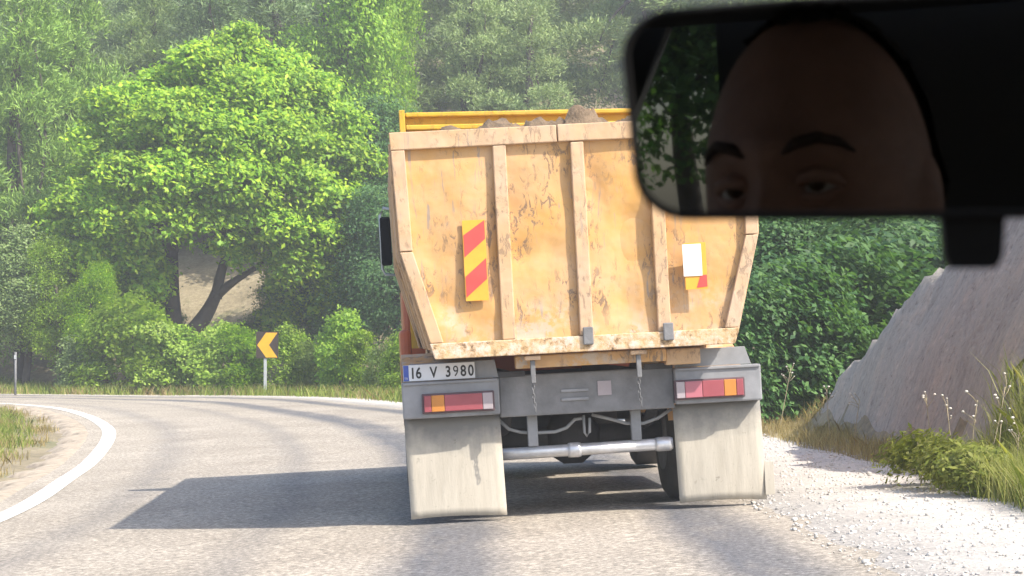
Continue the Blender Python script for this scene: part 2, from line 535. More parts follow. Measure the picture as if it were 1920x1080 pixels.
INNER = [(-3.9, -30), (-3.9, -10), (-3.95, 5), (-4.1, 12), (-4.31, 18), (-4.86, 22.9), (-5.3, 26.5), (-6.17, 32.2), (-6.95, 36), (-8.25, 40.6), (-9.8, 44.6), (-12.2, 47.8), (-17, 50), (-26, 51.8), (-42, 53)]
OUTER = [(2.1, -30), (2.1, -10), (2.1, 5), (1.95, 12), (1.75, 18), (1.45, 23), (1.1, 27), (0.05, 33.6), (-0.85, 37), (-2.75, 42.6), (-5.1, 49), (-8.4, 52.9), (-14, 55.3), (-24, 57.3), (-40, 58.5)]
NS = 320
inn = spline(INNER, NS)
out = spline(OUTER, NS)

def poly_dist(X, Y, P):
    """signed distance to polyline P, positive on its right (outer) side"""
    best = np.full(X.shape, 1e9)
    sgn = np.ones(X.shape)
    for a, b in zip(P[:-1], P[1:]):
        d = b - a
        L = float(d @ d)
        t = np.clip(((X - a[0]) * d[0] + (Y - a[1]) * d[1]) / L, 0, 1)
        dx, dy = X - (a[0] + t * d[0]), Y - (a[1] + t * d[1])
        q = dx * dx + dy * dy
        m = q < best
        best = np.where(m, q, best)
        cr = d[0] * (Y - a[1]) - d[1] * (X - a[0])
        sgn = np.where(m, np.where(cr < 0, 1.0, -1.0), sgn)
    return np.sqrt(best) * sgn

out_c = out[::6]
def lump(X, Y, s, seed=0.0):
    return (np.sin(X * s + seed) * np.cos(Y * s * 1.13 + 2 * seed) + 0.5 * np.sin(X * s * 2.3 + Y * s * 1.7 + seed * 3) + 0.35 * np.sin(Y * s * 3.9 - X * s * 3.1 + seed * 5)) / 1.85

def bank_z(X, Y):
    """the earth cut along the right of the road near the truck"""
    foot = 3.42 + 0.10 * lump(X * 0, Y, 1.3)
    d = X - foot
    h = np.where(d < 2.3, 1.9 * d, 4.37 + 0.25 * (d - 2.3))
    h = np.minimum(h, 0.339 * np.maximum(0, 26.6 - Y) + 0.06 * np.maximum(d, 0))
    h = np.clip(h, 0, 5.2)
    h = h * smooth(0.0, 0.5, d) * (1 - smooth(31, 42, Y)) * smooth(12.8, 17, Y)
    return h

def Hn(X, Y):
    X = np.asarray(X, float); Y = np.asarray(Y, float)
    t = smooth(22, 46, Y)
    b = 0.053 * (1 - t) + 0.018 * t
    z = b * (np.clip(X, -9, 4.2) - 0.5)
    d = poly_dist(X, Y, out_c)
    hill = np.where(d > 9, 0.50 * (d - 9), 0)
    hill = hill * smooth(9, 15, d) * smooth(14, 34, Y - 0.0 * X)
    hill = 27 * np.tanh(hill / 27)
    off = smooth(2.2, 5, d)
    z = z + hill + off * smooth(24, 40, Y) * 0.22 * lump(X, Y, 0.8, 1.0) + off * hill * 0.02 * lump(X, Y, 0.35, 2.0)
    z = z + bank_z(X, Y) * (1 + 0.07 * lump(X, Y, 2.1, 3.0) + 0.05 * lump(X, Y + 0.6 * X, 6.3, 1.0) + 0.025 * lump(X, Y - X, 15.0, 2.0))
    # light verge rise inside the bend
    di = poly_dist(X, Y, inn[::6])
    z = z + smooth(0.4, 6, -di) * 0.25
    return z
def H(x, y):
    return float(Hn(np.array([x]), np.array([y]))[0])

xs = np.concatenate([np.arange(-90, -30, 2.5), np.arange(-30, -6, 0.8), np.arange(-6, 2.8, 0.3), np.arange(2.8, 7, 0.12), np.arange(7, 12, 0.3), np.arange(12, 30, 0.8), np.arange(30, 90.1, 2.5)])
ys = np.concatenate([np.arange(-45, 8, 1.0), np.arange(8, 12, 0.35), np.arange(12, 28, 0.16), np.arange(28, 46, 0.35), np.arange(46, 75, 0.6), np.arange(75, 150.1, 1.5)])
GX, GY = np.meshgrid(xs, ys)
GZ = Hn(GX, GY)
d_out = poly_dist(GX, GY, out_c)
d_in = poly_dist(GX, GY, inn[::6])
GZ = GZ - 0.06 * (1 - smooth(0.6, 1.1, d_out)) * smooth(-1.5, -1.0, d_in)
ny, nx = GX.shape
idx = np.arange(nx * ny).reshape(ny, nx)
Fq = np.stack([idx[:-1, :-1], idx[:-1, 1:], idx[1:, 1:], idx[1:, :-1]], -1).reshape(-1, 4)
fx = (GX[:-1, :-1] + GX[1:, 1:]).ravel() / 2
fy = (GY[:-1, :-1] + GY[1:, 1:]).ravel() / 2
me = np_mesh('ground', np.stack([GX, GY, GZ], -1).reshape(-1, 3), Fq, True)
me.materials.append(M['ground'])
me.materials.append(M['cut'])
isc = (bank_z(fx, fy) > 0.22) & (fx < 16)
me.polygons.foreach_set('material_index', isc.astype(np.int32))
ground = obj('ground', me)
tag(ground, kind='structure')

def ribbon(name, A, B, nc, dz, mat, vscale=True):
    """sheet between polylines A (left) and B (right), laid dz above the ground"""
    t = np.linspace(0, 1, nc + 1)
    P = A[:, None, :] * (1 - t)[None, :, None] + B[:, None, :] * t[None, :, None]
    Z = Hn(P[..., 0], P[..., 1]) + (np.asarray(dz)[None, :] if isinstance(dz, list) else dz)
    V = np.concatenate([P, Z[..., None]], -1).reshape(-1, 3)
    k = np.arange(len(A) * (nc + 1)).reshape(len(A), nc + 1)
    Q = np.stack([k[:-1, :-1], k[:-1, 1:], k[1:, 1:], k[1:, :-1]], -1).reshape(-1, 4)
    me = np_mesh(name, V, Q, True)
    s = np.concatenate([[0], np.cumsum(np.linalg.norm(np.diff((A + B) / 2, axis=0), axis=1))])
    uvv = np.stack([np.broadcast_to(t[None, :], Z.shape), np.broadcast_to(s[:, None], Z.shape)], -1).reshape(-1, 2)
    uv = me.uv_layers.new(name='UVMap')
    uv.data.foreach_set('uv', uvv[Q.ravel()].astype(np.float32).ravel())
    o = obj(name, me, mat)
    return tag(o, kind='structure')

def offset(P, d):
    T = np.gradient(P, axis=0)
    T /= np.linalg.norm(T, axis=1)[:, None]
    return P + np.stack([T[:, 1], -T[:, 0]], -1) * d[:, None] if isinstance(d, np.ndarray) else P + np.stack([T[:, 1], -T[:, 0]], -1) * d

ribbon('road', offset(inn, -0.25), out, 24, 0.0, M['asphalt'])
wl = 0.10 * np.ones(NS)
ribbon('edge_line', offset(inn, -0.02), offset(inn, 0.19), 2, 0.006, M['line'])
rs = np.random.RandomState(4)
wid = 1.45 - 0.55 * smooth(24, 40, out[:, 1]) - 0.5 * smooth(48, 56, out[:, 1]) + 0.12 * np.sin(out[:, 1] * 1.7) * np.sin(out[:, 1] * 0.63)
wob = 0.06 * np.sin(out[:, 1] * 2.9) + 0.05 * np.sin(out[:, 1] * 6.1 + 1)
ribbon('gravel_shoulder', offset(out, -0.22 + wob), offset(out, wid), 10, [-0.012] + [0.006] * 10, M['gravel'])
# dusty strip inside the bend
ribbon('inner_dirt_strip', offset(inn, -0.62 + 2 * wob), offset(inn, -0.2), 5, [-0.07, -0.01, 0.006, 0.006, 0.004, -0.012], M['inner_gravel'])

# ------------------------------------------------------------------ dump truck
TH = R(3.05)
TX, TY = 0.558, 14.4
truck = empty('dump_truck', (TX, TY, H(TX, TY) + 0.005), (0, 0, 0), 'dusty orange dump truck with ribbed tailgate driving ahead on the road', 'truck')
truck.rotation_mode = 'QUATERNION'
truck.rotation_quaternion = (Matrix.Rotation(R(3.4), 3, 'Z') @ Matrix.Rotation(-TH, 3, 'Y')).to_quaternion()

# tailgate: sheet + frame + ribs, (u right, v forward, w up)
OUT = [(-1.24, 2.66), (-1.215, 1.85), (-1.02, 1.13), (1.02, 1.13), (1.215, 1.85), (1.24, 2.66)]
tg_bm = bmesh.new()
# dented sheet metal as a grid clipped to the outline
def half_w(wz):
    if wz > 1.85:
        return 1.215 + (wz - 1.85) / 0.81 * 0.025
    return 1.02 + (wz - 1.13) / 0.72 * 0.195
nu, nw = 60, 40
rng = np.random.RandomState(3)
dents = [(rng.uniform(-1.1, 1.1), rng.uniform(1.25, 2.5), rng.uniform(0.08, 0.26), rng.uniform(-0.022, 0.014)) for _ in range(34)]
rows = []
for j in range(nw + 1):
    wz = 1.15 + (2.64 - 1.15) * j / nw
    hw = half_w(wz) - 0.02
    row = []
    for i in range(nu + 1):
        u = -hw + 2 * hw * i / nu
        v = 0.048
        for (du, dw, r, a) in dents:
            q = ((u - du) ** 2 + (wz - dw) ** 2 * 0.6) / (r * r)
            v -= 1.5 * a * math.exp(-q * 1.6)
        row.append(tg_bm.verts.new((u, v, wz)))
    rows.append(row)
for j in range(nw):
    for i in range(nu):
        f = tg_bm.faces.new((rows[j][i], rows[j][i + 1], rows[j + 1][i + 1], rows[j + 1][i]))
        f.smooth = True
res = bmesh.ops.extrude_face_region(tg_bm, geom=list(tg_bm.faces))
for v in [g for g in res['geom'] if isinstance(g, bmesh.types.BMVert)]:
    v.co.y = 0.085
mb = MB(); mb.bm.free(); mb.bm = tg_bm
tailgate = mb.build('tailgate', M['bed'], truck)
# rails
def poly_rail(name, pts, mat, v0=0.0, v1=0.075, bev=0.006):
    return MB().prism(pts, 1, v0, v1, bev).build(name, mat, tailgate)
poly_rail('top_rail', [(-1.245, 2.545), (-1.25, 2.665), (-0.12, 2.665), (-0.12, 2.55)], M['rail'])
poly_rail('top_rail', [(-0.112, 2.552), (-0.112, 2.668), (1.25, 2.665), (1.245, 2.545)], M['rail'], -0.002, 0.074)
for s in (-1, 1):
    poly_rail('side_rail', [(s * 1.243, 2.543), (s * 1.15, 2.543), (s * 1.13, 1.862), (s * 1.217, 1.862)], M['rail'], 0.002)
    poly_rail('side_rail', [(s * 1.216, 1.855), (s * 1.13, 1.855), (s * 0.955, 1.235), (s * 1.045, 1.235)], M['rail'], 0.001)
poly_rail('bottom_rail', [(-1.05, 1.232), (1.05, 1.232), (1.018, 1.125), (-1.018, 1.125)], M['splash'], -0.008)
for u in (-0.512, 0.015, 0.545):
    MB().box(u - 0.045, u + 0.045, 0.004, 0.075, 1.233, 2.546, 0.008).build('rib', M['rail'], tailgate)
# latch lugs on the bottom rail
for u in (0.02, 0.565):
    k = MB().box(u - 0.035, u + 0.035, -0.03, -0.007, 1.17, 1.29, 0.008).build('latch', M['midmetal'], tailgate)
# striped warning boards
def board(name, u0, u1, w0, w1, v, stripes):
    b = MB().box(u0, u1, v, v + 0.006, w0, w1, 0.001).build(name, M['board_yellow'], tailgate)
    for (a, c) in stripes:           # parallelogram stripes rising to the right
        sl = 0.12
        pts = [(u0 + 0.006, a), (u1 - 0.004, a + sl), (u1 - 0.004, min(w1 - 0.004, c + sl)), (u0 + 0.006, c)]
        MB().prism(pts, 1, v - 0.0025, v + 0.001).build('red_stripe', M['board_red'], tailgate)
    return b
board('warning_board', -0.79, -0.635, 1.505, 2.05, 0.005, [(1.53, 1.67), (1.80, 1.95)])
# bent board carrying a white sheet, standing clear of the gate
MB().box(0.695, 0.845, -0.045, -0.039, 1.505, 1.82, 0.001).build('warning_board', M['board_yellow'], tailgate)
MB().prism([(0.77, 1.515), (0.843, 1.52), (0.843, 1.60), (0.80, 1.60)], 1, -0.0475, -0.044).build('red_stripe', M['board_red'], tailgate)
sh = MB()
for k in range(4):
    z0 = 1.595 + k * 0.054
    sh.prism([(-0.052 - 0.004 * math.sin(k), z0), (-0.050 - 0.004 * math.sin(k), z0), (-0.050 - 0.004 * math.sin(k + 1), z0 + 0.054), (-0.052 - 0.004 * math.sin(k + 1), z0 + 0.054)], 0, 0.685, 0.812)
bmesh.ops.remove_doubles(sh.bm, verts=sh.bm.verts, dist=0.0004)
sh.build('paper_sheet', M['white'], tailgate)
MB().box(0.73, 0.76, -0.04, 0.06, 1.70, 1.72).build('bracket', M['midmetal'], tailgate)

# bed (tub)
bed = MB()
def side_poly(s, t):
    a = [(1.20, 2.60), (1.18, 1.87), (1.0, 1.19)]
    return [(s * x, z) for x, z in a] + [(s * (x - t), z) for x, z in a[::-1]]
BL = 4.3
bed_floor = MB().box(-1.0, 1.0, 0.09, BL, 1.14, 1.19).build('bed_floor', M['rail'], truck)
for s in (-1, 1):
    sw = MB().prism(side_poly(s, 0.03), 1, 0.088, BL, 0.003).build('bed_side', M['bed'], truck)
    MB().box(*(sorted((s * 1.165, s * 1.235))), 0.09, BL, 2.601, 2.66, 0.008).build('top_rail', M['rail'], sw)
    for v in (0.14, 1.1, 2.1, 3.1, 4.1):
        a = [(1.203, 2.598), (1.183, 1.872), (1.003, 1.19)]
        pts = [(s * x, z) for x, z in a] + [(s * (x + 0.055), z) for x, z in a[::-1]]
        MB().prism(pts, 1, v - 0.045, v + 0.045, 0.006).build('side_post', M['rail'], sw)
hb = MB().prism([(-1.12, 1.19), (-1.12, 3.225), (0.95, 3.165), (1.17, 3.165), (1.17, 1.19)], 1, BL - 0.06, BL, 0.004).build('headboard', M['yellow'], truck)
MB().prism([(-1.07, 3.20), (-1.07, 3.24), (1.15, 3.18), (1.15, 3.14)], 1, BL - 0.13, BL + 0.01, 0.01).build('headboard_rail', M['yellow'], hb)
MB().prism([(-1.07, 3.085), (-1.07, 3.13), (1.15, 3.07), (1.15, 3.025)], 1, BL - 0.15, BL - 0.061, 0.01).build('headboard_rail', M['yellow'], hb)
MB().box(-1.125, -1.075, BL - 0.16, BL + 0.02, 2.60, 3.26, 0.006).build('headboard_post', M['yellow'], hb)
MB().box(1.16, 1.205, BL - 0.16, BL + 0.02, 2.60, 3.18, 0.006).build('headboard_post', M['yellow'], hb)

# cross beam under the gate with hinge tees and chains
xb = MB().box(-0.47, 0.56, 0.12, 0.26, 1.03, 1.118, 0.01).build('tipping_beam', M['bed'], truck)
MB().box(0.56, 0.80, 0.16, 0.26, 1.0, 1.11, 0.01).build('tipping_beam', M['rail'], truck)
for u in (-0.36, 0.36):
    MB().box(u - 0.055, u + 0.055, 0.02, 0.10, 1.085, 1.115, 0.006).build('hinge', M['rail'], xb)
    MB().box(u - 0.016, u + 0.016, 0.04, 0.08, 0.93, 1.084, 0.004).build('hinge_pin', M['midmetal'], xb)
def chain(u):
    mb = MB()
    z = 0.93
    k = 0
    while z > 0.74:
        pts = []
        for q in range(9):
            a = 2 * math.pi * q / 8
            x_, z_ = 0.009 * math.cos(a), 0.02 * math.sin(a)
            pts.append((u + (x_ if k % 2 else 0) + 0.006 * math.sin(z * 20), 0.06 + (0 if k % 2 else x_), z + z_))
        mb.tube(pts, 0.0035, 5, False)
        z -= 0.03
        k += 1
    o = mb.build('chain', M['midmetal'], truck)
    return tag(o, kind='stuff')
chain(-0.36); chain(0.36)

# rear lamp boxes, cross member
for s, u0, u1 in ((-1, -1.25, -0.585), (1, 0.625, 1.225)):
    bx = MB().box(u0, u1, 0.235, 0.36, 0.725, 0.975, 0.012).build('lamp_box', M['grey'], truck)
    MB().prism([(u0 + 0.005, 0.978), (u1 - (0.06 if s > 0 else 0.0), 0.978), (u1 - (0.10 if s > 0 else 0.02), 1.10), (u0 + (0.06 if s < 0 else 0.08), 1.10)], 1, 0.275, 0.285, 0.002).build('upper_panel', M['grey'], bx)
    MB().box(u0 + 0.01, u1 - 0.01, 0.22, 0.235, 0.955, 0.972, 0.003).build('ledge', M['grey'], bx)
xm = MB().box(-0.583, 0.623, 0.30, 0.38, 0.70, 0.985, 0.01).build('cross_member', M['midmetal'], truck)
MB().box(0.095, 0.19, 0.292, 0.299, 0.815, 0.915, 0.002).build('data_plate', M['clear_lens'], xm)
for z in (0.79, 0.85):
    MB().box(-0.16, 0.03, 0.285, 0.299, z, z + 0.02, 0.004).build('pressed_rib', M['grey'], xm)
for (u0, u1) in ((-0.60, -0.40), (0.42, 0.62)):
    MB().box(u0, u1, 0.28, 0.299, 0.975, 1.015, 0.004).build('rubber_pad', M['darkmetal'], xm)

# tail lamps
def lamp(u0, u1, segs):
    c = MB().box(u0 - 0.012, u1 + 0.012, 0.205, 0.234, 0.755, 0.892, 0.006).build('tail_lamp', M['lamp_case'], truck)
    a = u0
    for wdt, mname in segs:
        MB().box(a + 0.001, a + wdt - 0.001, 0.188, 0.2055, 0.768, 0.880, 0.004).build('lens', M[mname], c)
        a += wdt
lamp(-1.105, -0.635, [(0.05, 'red_lens'), (0.09, 'orange_lens'), (0.26, 'red_lens'), (0.07, 'clear_lens')])
lamp(0.625, 1.09, [(0.06, 'clear_lens'), (0.12, 'pink_lens'), (0.15, 'red_lens'), (0.085, 'orange_lens'), (0.05, 'red_lens')])

# licence plate with its characters
lp = empty('plate_holder')
bpy.data.objects.remove(lp)
plate = MB().box(-1.235, -0.745, 0.248, 0.252, 0.983, 1.093, 0.0012).build('licence_plate', M['plate'], truck)
MB().box(-1.233, -1.197, 0.2455, 0.2485, 0.985, 1.091).build('blue_band', M['blue'], plate)
def glyph(ch, u, size, mat, z, squeeze=0.74):
    cu = bpy.data.curves.new('glyph', 'FONT')
    cu.body = ch
    cu.size = size
    cu.extrude = 0.0008
    cu.offset = (0.0022 if ch != '9' else 0.0) if size > 0.05 else 0.0
    t = bpy.data.objects.new('glyph', cu)
    C.objects.link(t)
    dg = bpy.context.evaluated_depsgraph_get()
    me = bpy.data.meshes.new_from_object(t.evaluated_get(dg))
    bpy.data.objects.remove(t)
    me.transform(Matrix.Translation((u, 0.2465, z)) @ Matrix.Rotation(R(90), 4, 'X') @ Matrix.Diagonal((squeeze, 1, 1, 1)))
    me.name = 'character'
    me.materials.clear()
    return obj('character', me, mat, plate)
for ch, u in (('1', -1.190), ('6', -1.150), ('V', -1.052), ('3', -0.948), ('9', -0.896), ('8', -0.844), ('0', -0.792)):
    glyph(ch, u, 0.104, M['black'], 1.002, 0.78)
for ch, u in (('T', -1.228), ('R', -1.215)):
    o = glyph(ch, u, 0.022, M['plate'], 0.995)
    o.location.y = -0.0025

# mud flaps
def flap(u0, u1, w0, w1, curl, notch):
    bm = bmesh.new()
    n1, n2 = 12, 12
    g = []
    for j in range(n2 + 1):
        t = j / n2
        z = w1 + (w0 - w1) * t
        r_ = []
        for i in range(n1 + 1):
            q = i / n1
            u = u0 + (u1 - u0) * q + (0.015 * t if u0 < 0 else 0.02 * t)
            v = 0.362 + curl * t * t * 0.06 + 0.008 * math.sin(q * 5 + t * 3)
            r_.append(bm.verts.new((u, v, z + 0.01 * t * math.sin(q * 4))))
        g.append(r_)
    for j in range(n2):
        for i in range(n1):
            bm.faces.new((g[j][i], g[j][i + 1], g[j + 1][i + 1], g[j + 1][i])).smooth = True
    res = bmesh.ops.extrude_face_region(bm, geom=list(bm.faces))
    for v in [q for q in res['geom'] if isinstance(q, bmesh.types.BMVert)]:
        v.co.y += 0.012
    mb = MB(); mb.bm.free(); mb.bm = bm
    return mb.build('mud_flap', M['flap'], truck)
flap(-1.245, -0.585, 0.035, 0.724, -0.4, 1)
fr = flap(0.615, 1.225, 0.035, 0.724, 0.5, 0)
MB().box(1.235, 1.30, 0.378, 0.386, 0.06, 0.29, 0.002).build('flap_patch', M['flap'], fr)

# under-run pipe with brackets
pp = MB().tube([(-0.60, 0.43, 0.44), (0.02, 0.43, 0.445), (0.61, 0.43, 0.452)], 0.042, 16).build('underrun_pipe', M['pipe'], truck)
MB().lathe([(-0.02, 0.05), (0.0, 0.052), (0.05, 0.052), (0.07, 0.047)], 'x', (-0.10, 0.43, 0.444)).build('sleeve', M['pipe'], pp)
MB().lathe([(-0.02, 0.046), (0.0, 0.05), (0.07, 0.05), (0.09, 0.047)], 'x', (0.51, 0.43, 0.45)).build('sleeve', M['pipe'], pp)
for u in (-0.36, 0.36):
    MB().box(u - 0.035, u + 0.035, 0.40, 0.46, 0.485, 0.70, 0.006).build('pipe_bracket', M['grey'], truck)
# hoses and hook
MB().tube([(-0.60, 0.45, 0.69), (-0.52, 0.46, 0.61), (-0.44, 0.46, 0.585), (-0.36, 0.47, 0.575), (-0.2, 0.46, 0.575), (-0.12, 0.45, 0.60), (-0.06, 0.44, 0.655), (0.0, 0.44, 0.66)], 0.012, 8).build('air_hose', M['cable'], truck)
MB().tube([(0.62, 0.45, 0.69), (0.52, 0.46, 0.63), (0.42, 0.46, 0.60), (0.30, 0.47, 0.605), (0.18, 0.46, 0.645), (0.06, 0.44, 0.68)], 0.012, 8).build('air_hose', M['cable'], truck)
MB().tube([(0.0, 0.43, 0.68), (0.0, 0.42, 0.56), (0.015, 0.41, 0.535), (0.035, 0.41, 0.56), (0.04, 0.42, 0.66)], 0.010, 8).build('hook', M['cable'], truck)

# chassis, axle, wheels
for s in (-1, 1):
    MB().box(s * 0.42 - 0.04, s * 0.42 + 0.04, 0.39, 6.4, 0.75, 0.98).build('chassis_rail', M['darkmetal'], truck)
    MB().tube([(s * 0.52, 0.62, 0.72), (s * 0.52, 1.0, 0.60), (s * 0.52, 1.35, 0.56), (s * 0.52, 1.7, 0.60), (s * 0.52, 2.1, 0.72)], 0.045, 8).build('leaf_spring', M['darkmetal'], truck)
ax = MB().tube([(-0.95, 1.35, 0.50), (-0.3, 1.35, 0.50), (0.3, 1.35, 0.50), (0.95, 1.35, 0.50)], 0.075, 14).build('rear_axle', M['darkmetal'], truck)
MB().lathe([(-0.20, 0.06), (-0.16, 0.15), (-0.08, 0.205), (0.06, 0.205), (0.14, 0.14), (0.2, 0.06)], 'x', (0, 1.35, 0.50)).build('differential', M['darkmetal'], ax)
MB().tube([(0, 1.5, 0.52), (0, 4.8, 0.85)], 0.05, 10).build('drive_shaft', M['darkmetal'], truck)
def wheel(u, v, wdt, r=0.50, dual=False):
    o = MB().lathe([(-wdt / 2, r * 0.58), (-wdt / 2, r * 0.9), (-wdt / 2 + 0.035, r), (wdt / 2 - 0.035, r), (wdt / 2, r * 0.9), (wdt / 2, r * 0.58)], 'x', (u, v, r), 36).build('wheel', M['tyre'], truck)
    MB().lathe([(-wdt / 2 - 0.004, r * 0.2), (-wdt / 2 - 0.01, r * 0.575), (wdt / 2 + 0.01, r * 0.575), (wdt / 2 + 0.004, r * 0.2)], 'x', (u, v, r), 24).build('rim', M['midmetal'], o)
for s in (-1, 1):
    wheel(s * 1.10, 1.35, 0.25)
    wheel(s * 0.78, 1.35, 0.25)
    wheel(s * 1.02, 5.35, 0.28)
    # fender over the rear wheels
    pts_o, pts_i = [], []
    for k in range(13):
        a = R(8 + k * (164 / 12))
        pts_o.append((1.35 - 0.86 * math.cos(a), 0.52 + 0.64 * math.sin(a)))
        pts_i.append((1.35 - 0.84 * math.cos(a), 0.52 + 0.62 * math.sin(a)))
    fn = MB().prism(pts_o + pts_i[::-1], 0, s * 0.60, s * (1.235 if s < 0 else 1.17), 0.002).build('fender', M['bed'], truck)
    for p in fn.data.polygons:
        p.use_smooth = False
# dark-red box on the left flank, below the bed
for s in (-1,):
    MB().box(s * 1.20 - 0.03, s * 1.20 + 0.06, 2.45, 3.6, 0.72, 1.35, 0.03).build('flank_box', M['cab'], truck)
# cab
cabp = [(4.52, 0.62), (4.52, 2.62), (4.62, 2.74), (6.05, 2.72), (6.28, 1.75), (6.34, 1.6), (6.34, 0.62)]
cab = MB().prism(cabp, 0, -1.18, 1.18, 0.04).build('cab', M['cab'], truck)
MB().box(-0.85, 0.85, 4.50, 4.517, 1.75, 2.35, 0.005).build('rear_window', M['glass'], cab)
for s in (-1, 1):
    MB().prism([(4.95, 1.7), (4.95, 2.5), (5.85, 2.5), (6.1, 1.7)], 0, s * 1.183, s * 1.189).build('side_window', M['glass'], cab)
    MB().box(s * 1.29 - 0.05, s * 1.29 + 0.05, 5.85, 5.91, 1.98, 2.44, 0.02).build('cab_mirror', M['trim'], cab)
    MB().tube([(s * 1.17, 5.9, 2.5), (s * 1.30, 5.92, 2.53), (s * 1.335, 5.92, 2.46), (s * 1.335, 5.92, 1.95), (s * 1.31, 5.92, 1.90), (s * 1.17, 5.9, 1.88)], 0.013, 8).build('mirror_arm', M['galv'], cab)
MB().box(-1.2, 1.2, 6.30, 6.50, 0.45, 0.80, 0.03).build('front_bumper', M['darkmetal'], truck)
MB().tube([(0.95, 4.42, 0.9), (0.95, 4.42, 2.4)], 0.05, 10).build('exhaust', M['midmetal'], truck)

MB().box(-0.46, 0.46, 4.5, 6.2, 0.36, 0.95, 0.05).build('engine_blocker', M['darkmetal'], truck)  # added to block the view of bright road under the truck
MB().lathe([(0.46, 0.2), (0.46, 0.44), (0.50, 0.48), (0.66, 0.48), (0.70, 0.44), (0.70, 0.2)], 'z', (0, 2.75, 0)).build('spare_wheel_blocker', M['tyre'], truck)  # added across the chassis to close the bright gap beneath
MB().box(0.72, 1.18, 2.2, 3.9, 0.38, 1.0, 0.06).build('tank_blocker', M['midmetal'], truck)  # added on the sunny side to keep the ground beneath in shadow
MB().box(-1.12, -0.72, 3.65, 4.3, 0.38, 1.0, 0.05).build('battery_box', M['darkmetal'], truck)
MB().tube([(-1.0, 5.35, 0.5), (1.0, 5.35, 0.5)], 0.07, 10).build('front_axle', M['darkmetal'], truck)
# soil heaped in the bed
V = []
nu, nv = 70, 80
for j in range(nv + 1):
    for i in range(nu + 1):
        u = -1.15 + 2.3 * i / nu
        v = 0.09 + (BL - 0.2) * j / nv
        e = min(1, (1.16 - abs(u)) / 0.3)
        ev = min(1, (v - 0.09) / 0.5 + 0.3)
        z = 2.55 + 0.10 * e * ev + e * (0.075 + 0.05 * math.sin(u * 6.1 + 1) * math.sin(u * 13.7) + (0.02 if u > -0.3 else -0.02)) * math.exp(-((v - 0.27) / 0.16) ** 2) + 0.05 * math.sin(u * 9 + v * 5) * math.sin(v * 7 - u * 3) + 0.02 * math.exp(-((u - 0.12) ** 2 / 0.02 + (v - 0.6) ** 2 / 0.2)) + 0.03 * math.exp(-((u + 0.45) ** 2 / 0.06 + (v - 0.3) ** 2 / 0.1)) + random.Random(i * 991 + j).uniform(-0.03, 0.04)
        V.append((u, v, z))
k = np.arange((nu + 1) * (nv + 1)).reshape(nv + 1, nu + 1)
Q = np.stack([k[:-1, :-1], k[:-1, 1:], k[1:, 1:], k[1:, :-1]], -1).reshape(-1, 4)
soil = obj('soil_load', np_mesh('soil_load', V, Q), M['soil'])
soil.rotation_mode = 'QUATERNION'
soil.location = truck.location
soil.rotation_quaternion = truck.rotation_quaternion
tag(soil, 'brown lumpy soil heaped to the brim of the dump truck bed', 'soil')

# ------------------------------------------------------------------ foliage builders
def unit(a):
    return a / np.maximum(1e-9, np.linalg.norm(a, axis=-1, keepdims=True))

def quads(P, N, L, Wd, rng, tdir=None):
    """diamond leaves at P with normals N"""
    n = len(P)
    if tdir is None:
        tdir = rng.normal(size=(n, 3))
    T = unit(tdir - N * np.sum(tdir * N, -1, keepdims=True))
    B = np.cross(N, T)
    L = L[:, None]; Wd = Wd[:, None]
    a = P - T * L * 0.5
    b = P + B * Wd * 0.5 - T * L * 0.05
    c = P + T * L * 0.5 - N * L * 0.12
    d = P - B * Wd * 0.5 - T * L * 0.05
    V = np.stack([a, b, c, d], 1).reshape(-1, 3)
    Fq = np.arange(4 * n).reshape(n, 4)
    return V, Fq

def crown_mesh(name, lobes, n_cl, per, L, Wd, seed, shell=0.6, spread=0.28, mode='leaf', up=0.7):
    """lobes: (x,y,z,rx,ry,rz); leaf clumps spread over the shells of the lobes"""
    rng = np.random.RandomState(seed)
    Lb = np.array(lobes, float)
    wgt = (Lb[:, 3] * Lb[:, 5]) ** 1.0
    pick = rng.choice(len(Lb), n_cl, p=wgt / wgt.sum())
    D = unit(rng.normal(size=(n_cl, 3)) + np.array([0.12, -0.25, 0.55]))
    rad = shell + (1 - shell) * rng.rand(n_cl) ** 0.6
    bumpy = 1 + 0.16 * np.sin(D[:, 0] * 7 + pick) * np.sin(D[:, 2] * 6 + 2 * pick) + 0.08 * rng.normal(size=n_cl)
    Cc = Lb[pick, :3] + D * Lb[pick, 3:6] * (rad * bumpy)[:, None]
    n = n_cl * per
    ci = np.repeat(np.arange(n_cl), per)
    if mode == 'leaf':
        off = rng.normal(size=(n, 3)) * spread * np.array([1, 1, 0.55])
        P = Cc[ci] + off
        N = unit(D[ci] * 0.35 + np.array([0.55, -0.5, 0.85]) * up * 1.3 + rng.normal(size=(n, 3)) * 0.5)
        sz = rng.uniform(0.65, 1.35, n)
        V, Fq = quads(P, N, L * sz, Wd * sz, rng)
    else:                                    # needle tufts: thin blades bursting from a twig tip
        ax = unit(D * 0.7 + np.array([0, 0, up]) + rng.normal(size=(n_cl, 3)) * 0.35)
        dirs = unit(ax[ci] * 0.75 + rng.normal(size=(n, 3)) * 0.6)
        P = Cc[ci] + rng.normal(size=(n, 3)) * spread * 0.35 + dirs * L * 0.5
        N = unit(np.cross(dirs, rng.normal(size=(n, 3))))
        sz = rng.uniform(0.7, 1.3, n)
        V, Fq = quads(P, N, L * sz, np.full(n, Wd), rng, dirs)
    return np_mesh(name, V, Fq)

